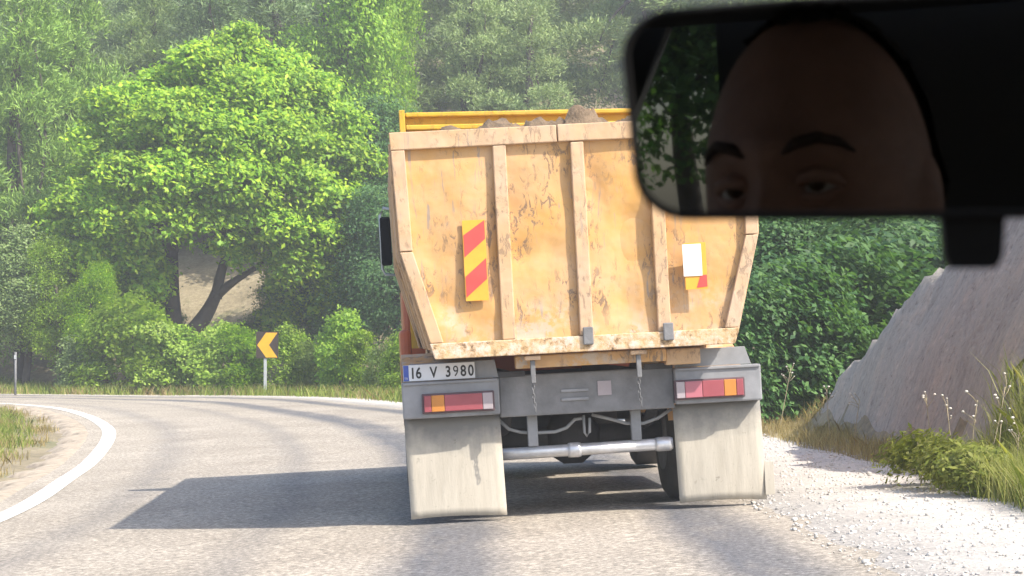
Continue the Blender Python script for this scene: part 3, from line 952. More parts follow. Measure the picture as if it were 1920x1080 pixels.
def limb(mb, a, b, r0, r1, seed, bend=0.12, n=6):
    rr = random.Random(seed)
    a, b = Vector(a), Vector(b)
    L = (b - a).length
    pts, rads = [], []
    o = Vector((rr.uniform(-1, 1), rr.uniform(-1, 1), rr.uniform(-0.2, 0.6))) * L * bend
    for k in range(n + 1):
        t = k / n
        pts.append(a.lerp(b, t) + o * math.sin(math.pi * t))
        rads.append(r0 + (r1 - r0) * t)
    mb.tube(pts, rads, 8)

def trunk_mesh(name, base, top, r, lobes, seed, nl=5):
    mb = MB()
    limb(mb, base, top, r, r * 0.45, seed, 0.05, 8)
    rr = random.Random(seed + 5)
    for q in rr.sample(list(lobes), min(nl, len(lobes))):
        t = rr.uniform(0.35, 0.85)
        s = Vector(base).lerp(Vector(top), t)
        limb(mb, s, q[:3], r * 0.4, r * 0.08, rr.random(), 0.1)
    bmesh.ops.recalc_face_normals(mb.bm, faces=mb.bm.faces)
    me = bpy.data.meshes.new(name)
    mb.bm.to_mesh(me); mb.bm.free()
    return me

def place(name, crown, trunk, leafm, loc, rz, scale, label, cat, group=None, tn='trunk', cn='crown'):
    e = empty(name, loc, (0, 0, rz), label, cat, group)
    e.scale = (scale[0], scale[0], scale[1]) if isinstance(scale, tuple) else (scale,) * 3
    if trunk is not None:
        obj(tn, trunk, M['bark'], e)
    c = bpy.data.objects.new(cn, crown)
    if not crown.materials:
        crown.materials.append(leafm)
    link(c, e)
    if crown.materials[0] is not leafm:
        c.material_slots[0].link = 'OBJECT'
        c.material_slots[0].material = leafm
    return e

# ---- the big walnut
WY = 60.0
def lob(px, py, r, dy=0.0, sq=0.85, Y=WY, ox=0, oz=0):
    p = at(px, py, Y)
    q = r * Y / F
    return (p.x - ox, dy, p.z - oz, q, q * 1.0, q * sq)
wb = Vector((at(350, 640, WY).x, WY, 0)); wb.z = H(wb.x, wb.y)
wl_ = [lob(px, py, r, dy, ox=wb.x, oz=wb.z, sq=0.7) for px, py, r, dy in (
    (440, 105, 62, 0.3), (385, 135, 66, -0.5), (320, 165, 62, 0.2), (500, 140, 66, 0.2), (560, 180, 66, -0.3), (470, 190, 74, -1.2), (610, 235, 66, 0.3), (255, 205, 66, -0.2),
    (200, 225, 52, 0.6), (350, 235, 78, -1.6), (290, 270, 66, -1.0), (430, 275, 74, -2.0), (540, 275, 78, -1.5), (640, 300, 56, 0.2), (210, 310, 60, -0.4), (270, 345, 66, -1.9),
    (360, 350, 78, -2.3), (470, 355, 74, -2.2), (570, 360, 70, -1.3), (640, 380, 54, 0.0), (170, 380, 56, -0.8), (230, 420, 62, -1.7), (320, 425, 66, -2.1), (420, 430, 66, -2.0),
    (520, 430, 60, -1.7), (600, 450, 56, -0.8), (130, 440, 46, -0.7), (180, 490, 52, -1.3), (270, 490, 50, -1.5), (560, 500, 46, -1.0), (450, 480, 40, -1.2), (110, 500, 40, -0.5),
    (250, 515, 58, -0.6), (200, 555, 50, -0.3), (120, 545, 46, 0.2), (300, 515, 34, -0.9), (265, 590, 46, 0.3), (500, 470, 46, -0.6), (545, 530, 52, 0.2), (600, 575, 56, 0.5), (670, 520, 50, 0.6), (520, 600, 40, 0.8), (455, 62, 26, 0.1), (350, 108, 26, 0), (280, 150, 26, 0.2), (180, 190, 30, 0.2), (165, 260, 34, -0.2), (150, 330, 34, 0.1), (110, 400, 34, -0.4), (85, 460, 34, -0.3), (545, 115, 28, 0.2), (610, 160, 30, 0.1), (665, 230, 34, 0.3), (690, 310, 32, 0.2), (690, 380, 34, 0.2), (660, 450, 38, -0.2), (620, 520, 40, -0.4), (225, 545, 46, -0.9), (290, 545, 36, -1.2), (150, 550, 44, -0.5), (640, 565, 40, 0.0),
    (350, 220, 90, 1.6), (500, 240, 100, 1.8), (420, 330, 110, 1.5), (590, 330, 80, 1.4), (240, 300, 80, 1.2))]
walnut = empty('walnut_tree', wb, (0, 0, 0), 'large bright yellow-green broadleaf tree beyond the bend left of the truck', 'tree')
obj('crown', crown_mesh('walnut_crown', wl_, 9400, 11, 0.165, 0.085, 11, 0.6, 0.16, up=0.75), M['walnut'], walnut)
tb = MB()
tp = lambda px, py, dy=0.0: Vector((at(px, py, WY).x, WY + dy, at(px, py, WY).z)) - wb
limb(tb, (0.0, 0, -0.2), tp(322, 470), 0.30, 0.18, 1, 0.06); tb.build('trunk', M['bark'], walnut)
for a, b, r0, r1, s in ((tp(345, 640), tp(408, 545), 0.26, 0.17, 2), (tp(405, 560), tp(428, 470), 0.17, 0.11, 3), (tp(408, 552), tp(475, 505), 0.15, 0.07, 4), (tp(322, 480), tp(270, 360, -0.8), 0.16, 0.06, 5), (tp(322, 480), tp(360, 300, 0.3), 0.15, 0.06, 6), (tp(428, 472), tp(480, 260), 0.12, 0.05, 7), (tp(428, 472), tp(400, 300), 0.09, 0.04, 8), (tp(475, 505), tp(570, 430), 0.07, 0.03, 9), (tp(330, 540), tp(200, 440), 0.10, 0.03, 12)):
    t_ = MB(); limb(t_, a, b, r0, r1, s, 0.06); t_.build('limb', M['bark'], walnut)

# ---- generic prototypes (metres, base at origin)
def round_lobes(seed, h, r, z0, n=9):
    rr = random.Random(seed)
    L = []
    for k in range(n):
        t = k / (n - 1)
        z = z0 + (h - z0) * (0.12 + 0.8 * t)
        q = r * (1 - 0.55 * t ** 1.5) * 0.75
        a = rr.uniform(0, 6.28)
        L.append((math.cos(a) * q * rr.uniform(0.3, 0.9), math.sin(a) * q * rr.uniform(0.3, 0.9), z, r * rr.uniform(0.42, 0.62), r * rr.uniform(0.42, 0.62), r * rr.uniform(0.32, 0.48)))
    return L
protos = {}
for i in range(3):
    lb = round_lobes(50 + i, 9, 2.6, 2.0, 12)
    protos['broad', i] = (crown_mesh('broad_crown', lb, 2300, 11, 0.15, 0.085, 60 + i, 0.5, 0.22), trunk_mesh('broad_trunk', (0, 0, -0.3), (0.2, 0.1, 6.5), 0.2, lb, i))
def pine_lobes(seed, h, r, z0):
    rr = random.Random(seed)
    L = []
    n = 15
    for k in range(n):
        t = k / (n - 1)
        z = z0 + (h - z0) * t * 0.95
        q = r * (1 - t) ** 0.75 * rr.uniform(0.4, 0.85)
        a = k * 2.4 + rr.uniform(-0.4, 0.4)
        s = r * (0.55 - 0.30 * t) * rr.uniform(0.8, 1.25)
        L.append((math.cos(a) * q, math.sin(a) * q, z, s, s, s * 0.62))
    return L
for i in range(4):
    lb = pine_lobes(80 + i, 9.5, 2.5, 1.6)
    protos['pine', i] = (crown_mesh('pine_crown', lb, 2700, 12, 0.20, 0.034, 90 + i, 0.5, 0.3, 'needle'), trunk_mesh('pine_trunk', (0, 0, -0.3), (0.15, 0.1, 9.0), 0.17, lb, 20 + i, 8))
for i in range(4):
    lb = round_lobes(120 + i, 1.9, 0.95, 0.15, 8)
    protos['shrub', i] = (crown_mesh('shrub_foliage', lb, 620, 9, 0.105, 0.062, 130 + i, 0.4, 0.11, up=0.9), trunk_mesh('shrub_stem', (0, 0, -0.15), (0.1, 0.0, 1.1), 0.035, lb, 40 + i, 6))

random.seed(7)
def tree(kind, i, px, py_base, Y, h, leafm, label, group=None, width=1.0, name=None, hp=None, cat='tree'):
    x = (px - 960) / F * Y
    z = H(x, Y)
    h0 = {'broad': 9.4, 'pine': 9.8, 'shrub': 2.1}[kind]
    s = h / h0
    cr, tr = protos[kind, i % (3 if kind == 'broad' else 4)]
    nm = name or {'broad': 'broadleaf_tree', 'pine': 'pine_tree', 'shrub': 'roadside_shrub'}[kind]
    return place(nm, cr, tr, leafm, (x, Y, z - 0.03), random.uniform(0, 6.28), (s * width, s), label, cat, group,
                 'stem' if kind == 'shrub' else 'trunk', 'foliage' if kind == 'shrub' else 'crown')

# left flank
tree('pine', 0, 45, 0, 63, 12.5, M['pine_olive'], 'tall olive pine at the far left edge, nearest the bend', width=0.95)
tree('pine', 1, 140, 0, 67, 12.5, M['pine_olive'], 'tall olive pine between the far-left pine and the big bright tree', width=0.85)
tree('pine', 2, -60, 0, 66, 12, M['pine_olive'], 'olive pine cut off by the left edge of the picture')
tree('broad', 0, 45, 0, 59, 4.6, M['greyshrub'], 'small grey-green bushy tree above the left end of the road', width=1.25)
tree('broad', 1, 110, 0, 58, 4.2, M['shrub'], 'low light-green tree under the left side of the big bright tree', width=0.95)
tree('broad', 2, 175, 0, 57.2, 3.5, M['walnut'], 'small vivid yellow-green tree left of the dark forked trunk', width=0.85)
# the bright trees behind
tree('broad', 1, 640, 0, 70, 11.6, M['bright'], 'tall bright green tree rising behind the right of the big bright tree', width=0.72)
tree('broad', 2, 735, 0, 72, 11.0, M['bright'], 'slim bright green tree just above the left corner of the truck bed', width=0.5)
# dark understory between walnut and truck
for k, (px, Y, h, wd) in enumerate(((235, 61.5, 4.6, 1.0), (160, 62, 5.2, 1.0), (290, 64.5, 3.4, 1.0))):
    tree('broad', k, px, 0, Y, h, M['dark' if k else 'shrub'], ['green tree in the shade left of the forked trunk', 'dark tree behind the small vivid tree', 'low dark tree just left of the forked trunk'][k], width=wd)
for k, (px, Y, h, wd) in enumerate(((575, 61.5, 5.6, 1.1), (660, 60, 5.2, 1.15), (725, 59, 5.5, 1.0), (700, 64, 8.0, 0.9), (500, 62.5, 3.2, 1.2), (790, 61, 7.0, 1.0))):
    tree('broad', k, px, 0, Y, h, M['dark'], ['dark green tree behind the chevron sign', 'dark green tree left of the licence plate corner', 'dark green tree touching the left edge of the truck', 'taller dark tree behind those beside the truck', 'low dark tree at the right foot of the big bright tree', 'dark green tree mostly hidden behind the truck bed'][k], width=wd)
# roadside shrubs along the outer edge
for k, (px, Y, h, wd, m) in enumerate(((150, 56.6, 1.5, 1.1, 'greyshrub'), (205, 56.4, 2.3, 1.0, 'shrub'), (255, 56.0, 2.6, 0.95, 'shrub'), (310, 55.6, 1.9, 1.1, 'shrub'), (355, 55.8, 1.75, 1.0, 'bright'), (400, 55.0, 1.85, 1.0, 'shrub'), (450, 54.6, 1.75, 1.05, 'bright'), (478, 54.9, 1.5, 0.9, 'shrub'), (545, 53.8, 1.75, 0.85, 'shrub'), (590, 53.4, 1.3, 1.0, 'greyshrub'), (640, 52.2, 2.05, 0.8, 'bright'), (675, 51.6, 1.6, 0.8, 'shrub'), (715, 50.6, 1.25, 0.9, 'greyshrub'), (760, 49.5, 1.6, 0.9, 'shrub'))):
    tree('shrub', k, px, 0, Y, h, M[m], ['low grey shrub at the shaded left end of the road verge', 'leafy shrub second from the left on the road verge', 'tall leafy shrub below the vivid small tree', 'green shrub left of the forked trunk foot', 'bright shrub in front of the dark tree trunk', 'green shrub right of the trunk foot', 'bright shrub two places left of the chevron sign', 'shrub directly left of the chevron sign', 'shrub directly right of the chevron sign', 'low grey-green shrub between the two shrubs right of the sign', 'tallest bright shrub between chevron sign and truck', 'green shrub right of the tallest bright one', 'low grey shrub beside the licence plate', 'shrub half hidden behind the rear of the truck'][k],
         'shrubs along the outer road verge', wd, cat='shrub')

# hillside pines behind everything
rr = random.Random(21)
spots = []
for Y in (74, 79, 85, 92, 100, 110, 119):
    step = 2.9 + (Y - 74) * 0.035
    x = -0.27 * Y - 2
    while x < 0.27 * Y + 2:
        spots.append((x + rr.uniform(-0.9, 0.9), Y + rr.uniform(-2.2, 2.2)))
        x += step
kk = 0
for (x, Y) in spots:
    px = 960 + x / Y * F
    if 760 < px < 860 and Y < 90 and rr.random() < 0.5:
        continue
    if px < 760:
        zone = 'grey-green pine in the wood behind the big bright tree'
        m = M['pine'] if rr.random() < 0.8 else M['greyshrub']
    elif px < 1170:
        zone = 'pale green pine on the hillside above the truck bed'
        m = M['pine_pale'] if rr.random() < 0.65 else M['pine']
    else:
        zone = 'pine on the hillside hidden behind the rear-view mirror'
        m = M['pine_pale']
        if px > 1400 and Y > 80:
            continue
    tree('pine', kk, px, 0, Y, rr.uniform(6.5, 10.5), m, zone, 'pines on the hillside above the truck' if 'truck' in zone else ('pines in the wood behind the bright tree' if 'bright' in zone else 'pines behind the mirror'), rr.uniform(1.0, 1.35))
    kk += 1
# right-hand slope trees: in the shade beside the truck
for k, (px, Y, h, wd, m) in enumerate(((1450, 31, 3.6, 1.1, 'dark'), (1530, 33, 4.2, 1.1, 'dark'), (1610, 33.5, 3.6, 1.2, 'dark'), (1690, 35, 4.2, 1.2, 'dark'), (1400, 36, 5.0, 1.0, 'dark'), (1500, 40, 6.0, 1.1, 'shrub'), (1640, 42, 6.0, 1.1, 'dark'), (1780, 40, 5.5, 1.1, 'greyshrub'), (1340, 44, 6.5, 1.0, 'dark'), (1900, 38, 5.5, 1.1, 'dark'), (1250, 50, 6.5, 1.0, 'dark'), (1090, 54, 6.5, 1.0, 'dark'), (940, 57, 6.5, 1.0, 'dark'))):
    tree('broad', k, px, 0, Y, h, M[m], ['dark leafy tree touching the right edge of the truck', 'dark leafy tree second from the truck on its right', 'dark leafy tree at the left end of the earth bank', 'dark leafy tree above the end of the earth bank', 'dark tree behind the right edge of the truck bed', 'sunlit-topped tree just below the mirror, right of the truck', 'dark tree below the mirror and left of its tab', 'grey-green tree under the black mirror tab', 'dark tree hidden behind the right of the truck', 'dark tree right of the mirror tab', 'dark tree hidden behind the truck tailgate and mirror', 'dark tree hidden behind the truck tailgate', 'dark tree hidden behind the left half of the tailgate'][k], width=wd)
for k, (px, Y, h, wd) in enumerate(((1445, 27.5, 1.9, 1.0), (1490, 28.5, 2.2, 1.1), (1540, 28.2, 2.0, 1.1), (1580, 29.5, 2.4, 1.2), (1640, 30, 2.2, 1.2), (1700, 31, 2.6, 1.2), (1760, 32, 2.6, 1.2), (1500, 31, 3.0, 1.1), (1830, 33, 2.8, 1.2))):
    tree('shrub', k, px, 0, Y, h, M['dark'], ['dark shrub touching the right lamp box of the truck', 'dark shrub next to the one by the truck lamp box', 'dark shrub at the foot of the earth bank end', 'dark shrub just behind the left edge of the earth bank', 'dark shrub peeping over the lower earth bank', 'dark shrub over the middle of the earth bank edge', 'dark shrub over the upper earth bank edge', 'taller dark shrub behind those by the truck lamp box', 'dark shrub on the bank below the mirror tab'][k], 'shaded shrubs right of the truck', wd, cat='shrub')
# trees added out of view to shade them, higher up the slope
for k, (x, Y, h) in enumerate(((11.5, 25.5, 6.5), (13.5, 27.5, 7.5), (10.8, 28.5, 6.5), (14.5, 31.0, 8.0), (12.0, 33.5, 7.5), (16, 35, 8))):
    tree('broad', k, 960 + x / Y * F, 0, Y, h, M['dark'], 'unseen tree added on top of the earth bank for shade', 'trees on the bank top', 1.2)
# trees behind the car, seen in the mirror
for k, (x, Y, h) in enumerate(((-3.2, -15, 5), (-4.5, -19, 8), (-2.4, -26, 9), (-5.5, -24, 9), (-7, -17, 7))):
    e = place('broadleaf_tree', *protos['broad', k % 3], M['dark'], (x, Y, H(x, Y)), k * 1.3, h / 9.4, 'dark tree behind the car, reflected in the left strip of the mirror', 'tree', 'trees reflected in the mirror')

# ------------------------------------------------------------------ grass and small plants
def grass(name, pts, h, wd, mat, seed, per=7, lean=0.35, spread=0.07):
    rng = np.random.RandomState(seed)
    P = np.asarray(pts, float)
    n = len(P) * per
    B = np.repeat(P, per, 0)
    B[:, :2] += rng.normal(size=(n, 2)) * spread
    hh = h * rng.uniform(0.45, 1.25, n)
    a = rng.uniform(0, 2 * math.pi, n)
    side = np.stack([np.cos(a), np.sin(a), np.zeros(n)], -1)
    ln = rng.normal(size=(n, 3)) * lean * np.array([1, 1, 0.0])
    tip = B + np.stack([ln[:, 0] * hh, ln[:, 1] * hh, hh], -1)
    mid = B + np.stack([ln[:, 0] * hh * 0.35, ln[:, 1] * hh * 0.35, hh * 0.55], -1)
    wv = wd * rng.uniform(0.7, 1.3, n)[:, None]
    V = np.stack([B - side * wv * 0.5, B + side * wv * 0.5, mid + side * wv * 0.4, tip, mid - side * wv * 0.4], 1).reshape(-1, 3)
    return obj(name, np_mesh(name, V, np.arange(5 * n).reshape(n, 5)), mat)

def scatter(n, fx0, fx1, fy0, fy1, cond, seed):
    rng = np.random.RandomState(seed)
    x = rng.uniform(fx0, fx1, n); y = rng.uniform(fy0, fy1, n)
    do = poly_dist(x, y, out_c); di = poly_dist(x, y, inn[::6])
    k = cond(x, y, do, di, rng)
    x, y = x[k], y[k]
    return np.stack([x, y, Hn(x, y) - 0.02], -1)
# inside of the bend, left
pts = scatter(9000, -12, -4.2, 16, 46, lambda x, y, do, di, r: (di < -1.0 - 0.5 * r.rand(len(x))) & (lump(x, y, 1.1) > -0.5) & (x / y < -0.2), 1)
tag(grass('verge_grass', pts, 0.16, 0.012, M['grass'], 2, 6), kind='stuff')
pts = scatter(7000, -12, -4.2, 16, 46, lambda x, y, do, di, r: (di < -0.8) & (lump(x, y, 1.4, 2) > 0.0) & (x / y < -0.2), 3)
tag(grass('dry_verge_grass', pts, 0.13, 0.010, M['drygrass'], 4, 6), kind='stuff')
# far outer verge
pts = scatter(9000, -18, 2, 38, 62, lambda x, y, do, di, r: (do > 0.75 - 0.5 * smooth(48, 54, y)) & (do < 5.5) & (lump(x, y, 1.3, 4) > -0.45), 5)
tag(grass('far_verge_grass', pts, 0.27, 0.02, M['grass'], 6, 6, spread=0.12), kind='stuff')
pts = scatter(5000, -18, 2, 38, 58, lambda x, y, do, di, r: (do > 0.7 - 0.5 * smooth(48, 54, y)) & (do < 2.6) & (lump(x, y, 1.7, 6) > 0.1), 7)
tag(grass('far_dry_grass', pts, 0.27, 0.016, M['drygrass'], 8, 6, spread=0.12), kind='stuff')
# right shoulder: dry grass along the foot of the bank
pts = scatter(5000, 2.9, 4.3, 10, 34, lambda x, y, do, di, r: (do > 1.38 + 0.15 * r.rand(len(x))) & (x < 3.58 + 0.05 * np.maximum(0, y - 23)) & (lump(x, y, 1.9, 1.0) + 0.6 * (y < 24) > 0.1), 9)
tag(grass('dry_bank_grass', pts, 0.17, 0.005, M['drygrass'], 10, 7, 0.3, 0.06), kind='stuff')
# green-yellow clump at the right, near
pts = scatter(3600, 2.95, 4.4, 11.5, 16.6, lambda x, y, do, di, r: (do > 1.3 + 0.1 * r.rand(len(x))) & (x < 3.85) & (r.rand(len(x)) < 1.0 - smooth(15.4, 16.6, y)), 11)
tag(grass('green_bank_grass', pts, 0.30, 0.006, M['mixgrass'], 12, 12, 0.38, 0.05), kind='stuff')

# leafy weed clump, yellow-green
def weed(x, y, h, seed, label):
    lb = [(0, 0, h * 0.55, h * 0.5, h * 0.45, h * 0.4), (0.12, 0.05, h * 0.4, h * 0.4, h * 0.4, h * 0.35), (-0.12, -0.05, h * 0.45, h * 0.35, h * 0.4, h * 0.4)]
    e = empty('leafy_weed', (x, y, H(x, y)), (0, 0, seed), label, 'weed', 'weeds by the right shoulder')
    obj('foliage', crown_mesh('weed_foliage', lb, 240, 9, 0.06, 0.02, seed, 0.3, 0.05, up=1.0), M['weed'], e)
    mb = MB()
    limb(mb, (0, 0, -0.05), (0.02, 0, h * 0.8), 0.008, 0.003, seed, 0.1, 4)
    mb.build('stem', M['stem'], e)
M['weed'] = leaf_mat('weed_leaf', (0.16, 0.20, 0.03), (0.26, 0.29, 0.05), (0.36, 0.37, 0.10))
weed(at(1725, 870, 15.7).x, 15.7, 0.42, 3, 'yellow-green leafy weed at the left end of the shoulder grass')
weed(at(1775, 870, 15.2).x, 15.2, 0.40, 4, 'green leafy weed second from the left in the shoulder grass')
weed(at(1835, 870, 14.6).x, 14.6, 0.34, 5, 'low leafy weed below the white umbel stalks')

# dry umbel stalks
def umbel(px, Y, h, lean, seed, label):
    rr = random.Random(seed)
    x = at(px, 850, Y).x
    e = empty('dry_umbel_stalk', (x, Y, H(x, Y)), (0, 0, 0), label, 'dry plant', 'dry umbel stalks on the bank')
    top = Vector((lean * h, rr.uniform(-0.05, 0.05), h))
    mb = MB(); limb(mb, (0, 0, -0.05), top, 0.005, 0.003, seed, 0.04, 6); mb.build('stem', M['stem'], e)
    for k in range(rr.randint(4, 7)):
        t = rr.uniform(0.72, 1.0)
        a = Vector((lean * h * t, 0, h * t))
        b = a + Vector((rr.uniform(-0.09, 0.09), rr.uniform(-0.06, 0.06), rr.uniform(0.03, 0.12)))
        mb = MB(); mb.tube([a, a.lerp(b, 0.5) + Vector((0.008, 0, 0)), b], 0.0025, 5); br = mb.build('branch', M['stem'], e)
        mb = MB(); s = rr.uniform(0.008, 0.014)
        mb.lathe([(-0.6 * s, 0.3 * s), (0, s), (0.5 * s, 0.8 * s), (0.8 * s, 0.2 * s)], 'z', b, 8)
        mb.build('flower_head', M['umbel'], br)
umbel(1825, 15.6, 0.62, 0.04, 1, 'upright umbel stalk left of the leaning one')
umbel(1832, 15.4, 0.72, 0.30, 2, 'tall umbel stalk leaning to the right')
umbel(1800, 16.0, 0.55, -0.18, 3, 'umbel stalk leaning left above the grass')
umbel(1870, 15.2, 0.48, 0.05, 4, 'short umbel stalk under the leaning one')
umbel(1900, 14.6, 0.42, 0.10, 5, 'short umbel stalk nearest the right edge')
umbel(1745, 17.0, 0.60, -0.05, 6, 'grey stalk against the bank behind the leafy weeds')
umbel(1600, 20.5, 0.50, 0.12, 7, 'thin stalk among the dry grass right of the truck flap')
umbel(1560, 22.5, 0.55, -0.1, 8, 'thin stalk in dry grass nearest the truck')
umbel(1460, 25.5, 0.75, 0.2, 9, 'tall pale weed stalk by the truck lamp box')

# loose stones on the shoulder
ico = bmesh.new(); bmesh.ops.create_icosphere(ico, subdivisions=1, radius=1.0)
iv = np.array([v.co[:] for v in ico.verts]); ifc = np.array([[v.index for v in f.verts] for f in ico.faces]); ico.free()
rng = np.random.RandomState(31)
pts = scatter(5200, 1.5, 3.6, 9.5, 30, lambda x, y, do, di, r: (do > -0.25) & (do < 1.55), 32)
S = (0.006 + 0.014 * rng.rand(len(pts)) ** 3)[:, None, None]
V = (iv[None] * (1 + 0.3 * rng.normal(size=(len(pts), 12, 1))) * S * np.array([1, 1, 0.7])) + pts[:, None, :] + np.array([0, 0, 0.028])
FQ = (ifc[None] + 12 * np.arange(len(pts))[:, None, None]).reshape(-1, 3)
tag(obj('loose_gravel', np_mesh('loose_gravel', V.reshape(-1, 3), FQ), M['stone']), kind='stuff')

# pale rock outcrop on the hillside
def rock(px, py, Y, s, label):
    p = at(px, py, Y)
    z = p.z
    bm = bmesh.new(); bmesh.ops.create_icosphere(bm, subdivisions=3, radius=1.0)
    for v in bm.verts:
        q = v.co.copy()
        v.co *= 1 + 0.25 * math.sin(q.x * 5 + q.z * 4) * math.cos(q.y * 6) + 0.1 * math.sin(q.z * 13 + q.x * 9)
        v.co.x *= s; v.co.y *= s * 0.8; v.co.z *= s * 0.75
    mb = MB(); mb.bm.free(); mb.bm = bm
    o = mb.build('rock_outcrop', M['rock'])
    o.location = (p.x, Y, H(p.x, Y) + s * 0.35)
    return tag(o, label, 'rock')
rock(815, 100, 84, 1.3, 'pale rock showing between trees above the truck bed corner')

# ------------------------------------------------------------------ chevron sign and marker post
sx, sy = -5.95, 51.9
sgn = empty('chevron_sign', (sx, sy, H(sx, sy)), (0, 0, R(-6)), 'black road sign with yellow chevron pointing left on a grey post', 'road sign')
p0, p1 = at(484, 672, sy).z - H(sx, sy), at(484, 622, sy).z - H(sx, sy)
hw = 0.275
MB().box(-hw, hw, -0.015, 0.0, p0, p1, 0.004).build('panel', M['sign_black'], sgn)
zc = (p0 + p1) / 2; hh = (p1 - p0) / 2 * 0.93
MB().prism([(-hw * 0.9, zc), (-hw * 0.1, zc + hh), (hw * 0.92, zc + hh), (hw * 0.16, zc), (hw * 0.92, zc - hh), (-hw * 0.1, zc - hh)], 1, -0.019, -0.0152).build('chevron', M['sign_yellow'], sgn)
MB().box(-0.09, -0.02, 0.002, 0.05, -0.3, p1 - 0.05, 0.004).build('post', M['galv'], sgn)
mx, my = -12.7, 54.6
mp_ = empty('marker_post', (mx, my, H(mx, my)), (0, 0, 0), 'thin pale marker post standing at the far left road edge', 'post')
MB().tube([(0, 0, -0.2), (0, 0, 1.1)], 0.03, 8).build('post', M['midmetal'], mp_)
MB().box(-0.03, 0.03, -0.04, -0.03, 0.92, 1.02).build('reflector', M['galv'], mp_)

# ------------------------------------------------------------------ rear-view mirror
Nn = Vector((-0.094, -0.992, -0.03)).normalized()
Mc = at(1450, 360, 0.62)
def on_mirror(px, py, off=0.0):
    d = ray(px, py)
    o = Vector((0, 0, EYE))
    t = (Mc - o).dot(Nn) / d.dot(Nn)
    return o + d * t + Nn * off
mir = empty('rear_view_mirror', (0, 0, 0), (0, 0, 0), 'black rear-view mirror in the car with a face reflected', 'mirror')
def outline(g):
    P = []
    def arc(cx, cy, rx, ry, a0, a1, n=10):
        for k in range(n + 1):
            a = R(a0 + (a1 - a0) * k / n)
            P.append((cx + rx * math.cos(a), cy + ry * math.sin(a)))
    # clockwise in picture space starting on the left
    arc(1272 + 0, 105, 108 - g, 92 - g, 180, 262)
    P.append((1500, -8 + g)); P.append((1860, -22 + g)); P.append((2250, -8 + g))
    arc(2395, 105, 100 - g, 95 - g, 278, 360)
    arc(2360, 310, 110 - g, 92 - g, 0, 82)
    P.append((2000, 408 - g)); P.append((1600, 412 - g))
    arc(1290, 312, 105 - g, 100 - g, 92, 180)
    return P
def loft(rings, name, mat, parent, capfront=True, capback=True):
    bm = bmesh.new()
    rs_ = [[bm.verts.new(p) for p in r] for r in rings]
    n = len(rs_[0])
    for a, b in zip(rs_[:-1], rs_[1:]):
        for i in range(n):
            bm.faces.new((a[i], a[(i + 1) % n], b[(i + 1) % n], b[i])).smooth = True
    if capfront: bm.faces.new(rs_[0])
    if capback: bm.faces.new(rs_[-1][::-1])
    mb = MB(); mb.bm.free(); mb.bm = bm
    return mb.build(name, mat, parent)
o0, oi = outline(0), outline(16)
o_s = outline(45)
loft([[on_mirror(*p, 0.0) for p in oi], [on_mirror(*p, 0.0015) for p in outline(8)], [on_mirror(*p, 0.0) for p in outline(2)], [on_mirror(*p, -0.006) for p in o0], [on_mirror(*p, -0.018) for p in outline(6)], [on_mirror(*p, -0.03) for p in o_s]], 'housing', M['trim'], mir, False, True)
mg = bmesh.new()
mg.faces.new([mg.verts.new(on_mirror(*p, -0.0004)) for p in oi])
res = bmesh.ops.extrude_face_region(mg, geom=list(mg.faces))
for v in [q for q in res['geom'] if isinstance(q, bmesh.types.BMVert)]:
    v.co -= Nn * 0.002
mb = MB(); mb.bm.free(); mb.bm = mg
mb.build('mirror_glass', M['mirror'], mir)
# dipping tab below
tabp = [(1772, 396), (1778, 480), (1790, 503), (1872, 503), (1884, 480), (1890, 396)]
loft([[on_mirror(*p, -0.004) for p in tabp], [on_mirror(*p, -0.02) for p in tabp]], 'dipping_tab', M['trim'], mir)
st = on_mirror(1860, 190, -0.03)
MB().tube([st, st + Vector((0.0, 0.035, 0.03)), Vector((st.x, st.y + 0.01, 1.415)), Vector((st.x, 0.56, 1.435))], [0.012, 0.011, 0.012, 0.02], 10).build('stalk', M['trim'], mir)

# ------------------------------------------------------------------ the car around the camera
cx = 0.30
car = empty('car', (cx, -0.4, H(cx, -0.4)), (0, -R(3.0), 0), 'dark car interior around the driver, reflected in the mirror', 'car')
def cp(name, mb, mat, parent=None):
    return mb.build(name, mat, parent or car)
# local: x -0.82..0.82, y: front +2.4 .. rear -1.9, z up
rf = cp('roof', MB().prism([(0.92, 1.46), (0.55, 1.54), (-0.3, 1.58), (-1.0, 1.57), (-1.2, 1.56), (-1.2, 1.52), (-0.3, 1.54), (0.55, 1.50), (0.9, 1.43)], 0, -0.62, 0.62), M['lining'])
for s in (-1, 1):
    cp('front_pillar', MB().tube([(s * 0.60, 0.90, 1.43), (s * 0.74, 1.55, 0.98)], 0.035, 8), M['lining'])
    cp('centre_pillar', MB().tube([(s * 0.62, -0.15, 1.48), (s * 0.78, -0.15, 0.95)], 0.045, 8), M['lining'])
    cp('rear_pillar', MB().prism([(-1.22, 1.52), (-0.85, 1.53), (-1.15, 0.95), (-1.32, 0.95)], 0, s * 0.60, s * 0.70), M['lining'])
    cp('body_side', MB().prism([(2.35, 0.30), (2.35, 0.75), (1.55, 0.96), (-1.75, 0.98), (-1.9, 0.85), (-1.9, 0.30)], 0, s * 0.74, s * 0.82, 0.01), M['carpaint'])
cp('rear_deck', MB().box(-0.735, 0.735, -1.88, -0.95, 0.80, 0.95), M['lining'])
CM = (Matrix.Translation(car.location) @ Matrix.Rotation(-R(3.0), 4, 'Y')).inverted()
def reflected(px, py, Y):
    p = on_mirror(px, py); d = ray(px, py).normalized()
    r = d - Nn * 2 * d.dot(Nn)
    q = CM @ (p + r * ((Y - p.y) / r.y))
    return (q.x, q.z)
qa, qb, qc, qd = (reflected(px, py, -1.67) for px, py in ((1188, 430), (1188, 225), (1258, 45), (1345, 45)))
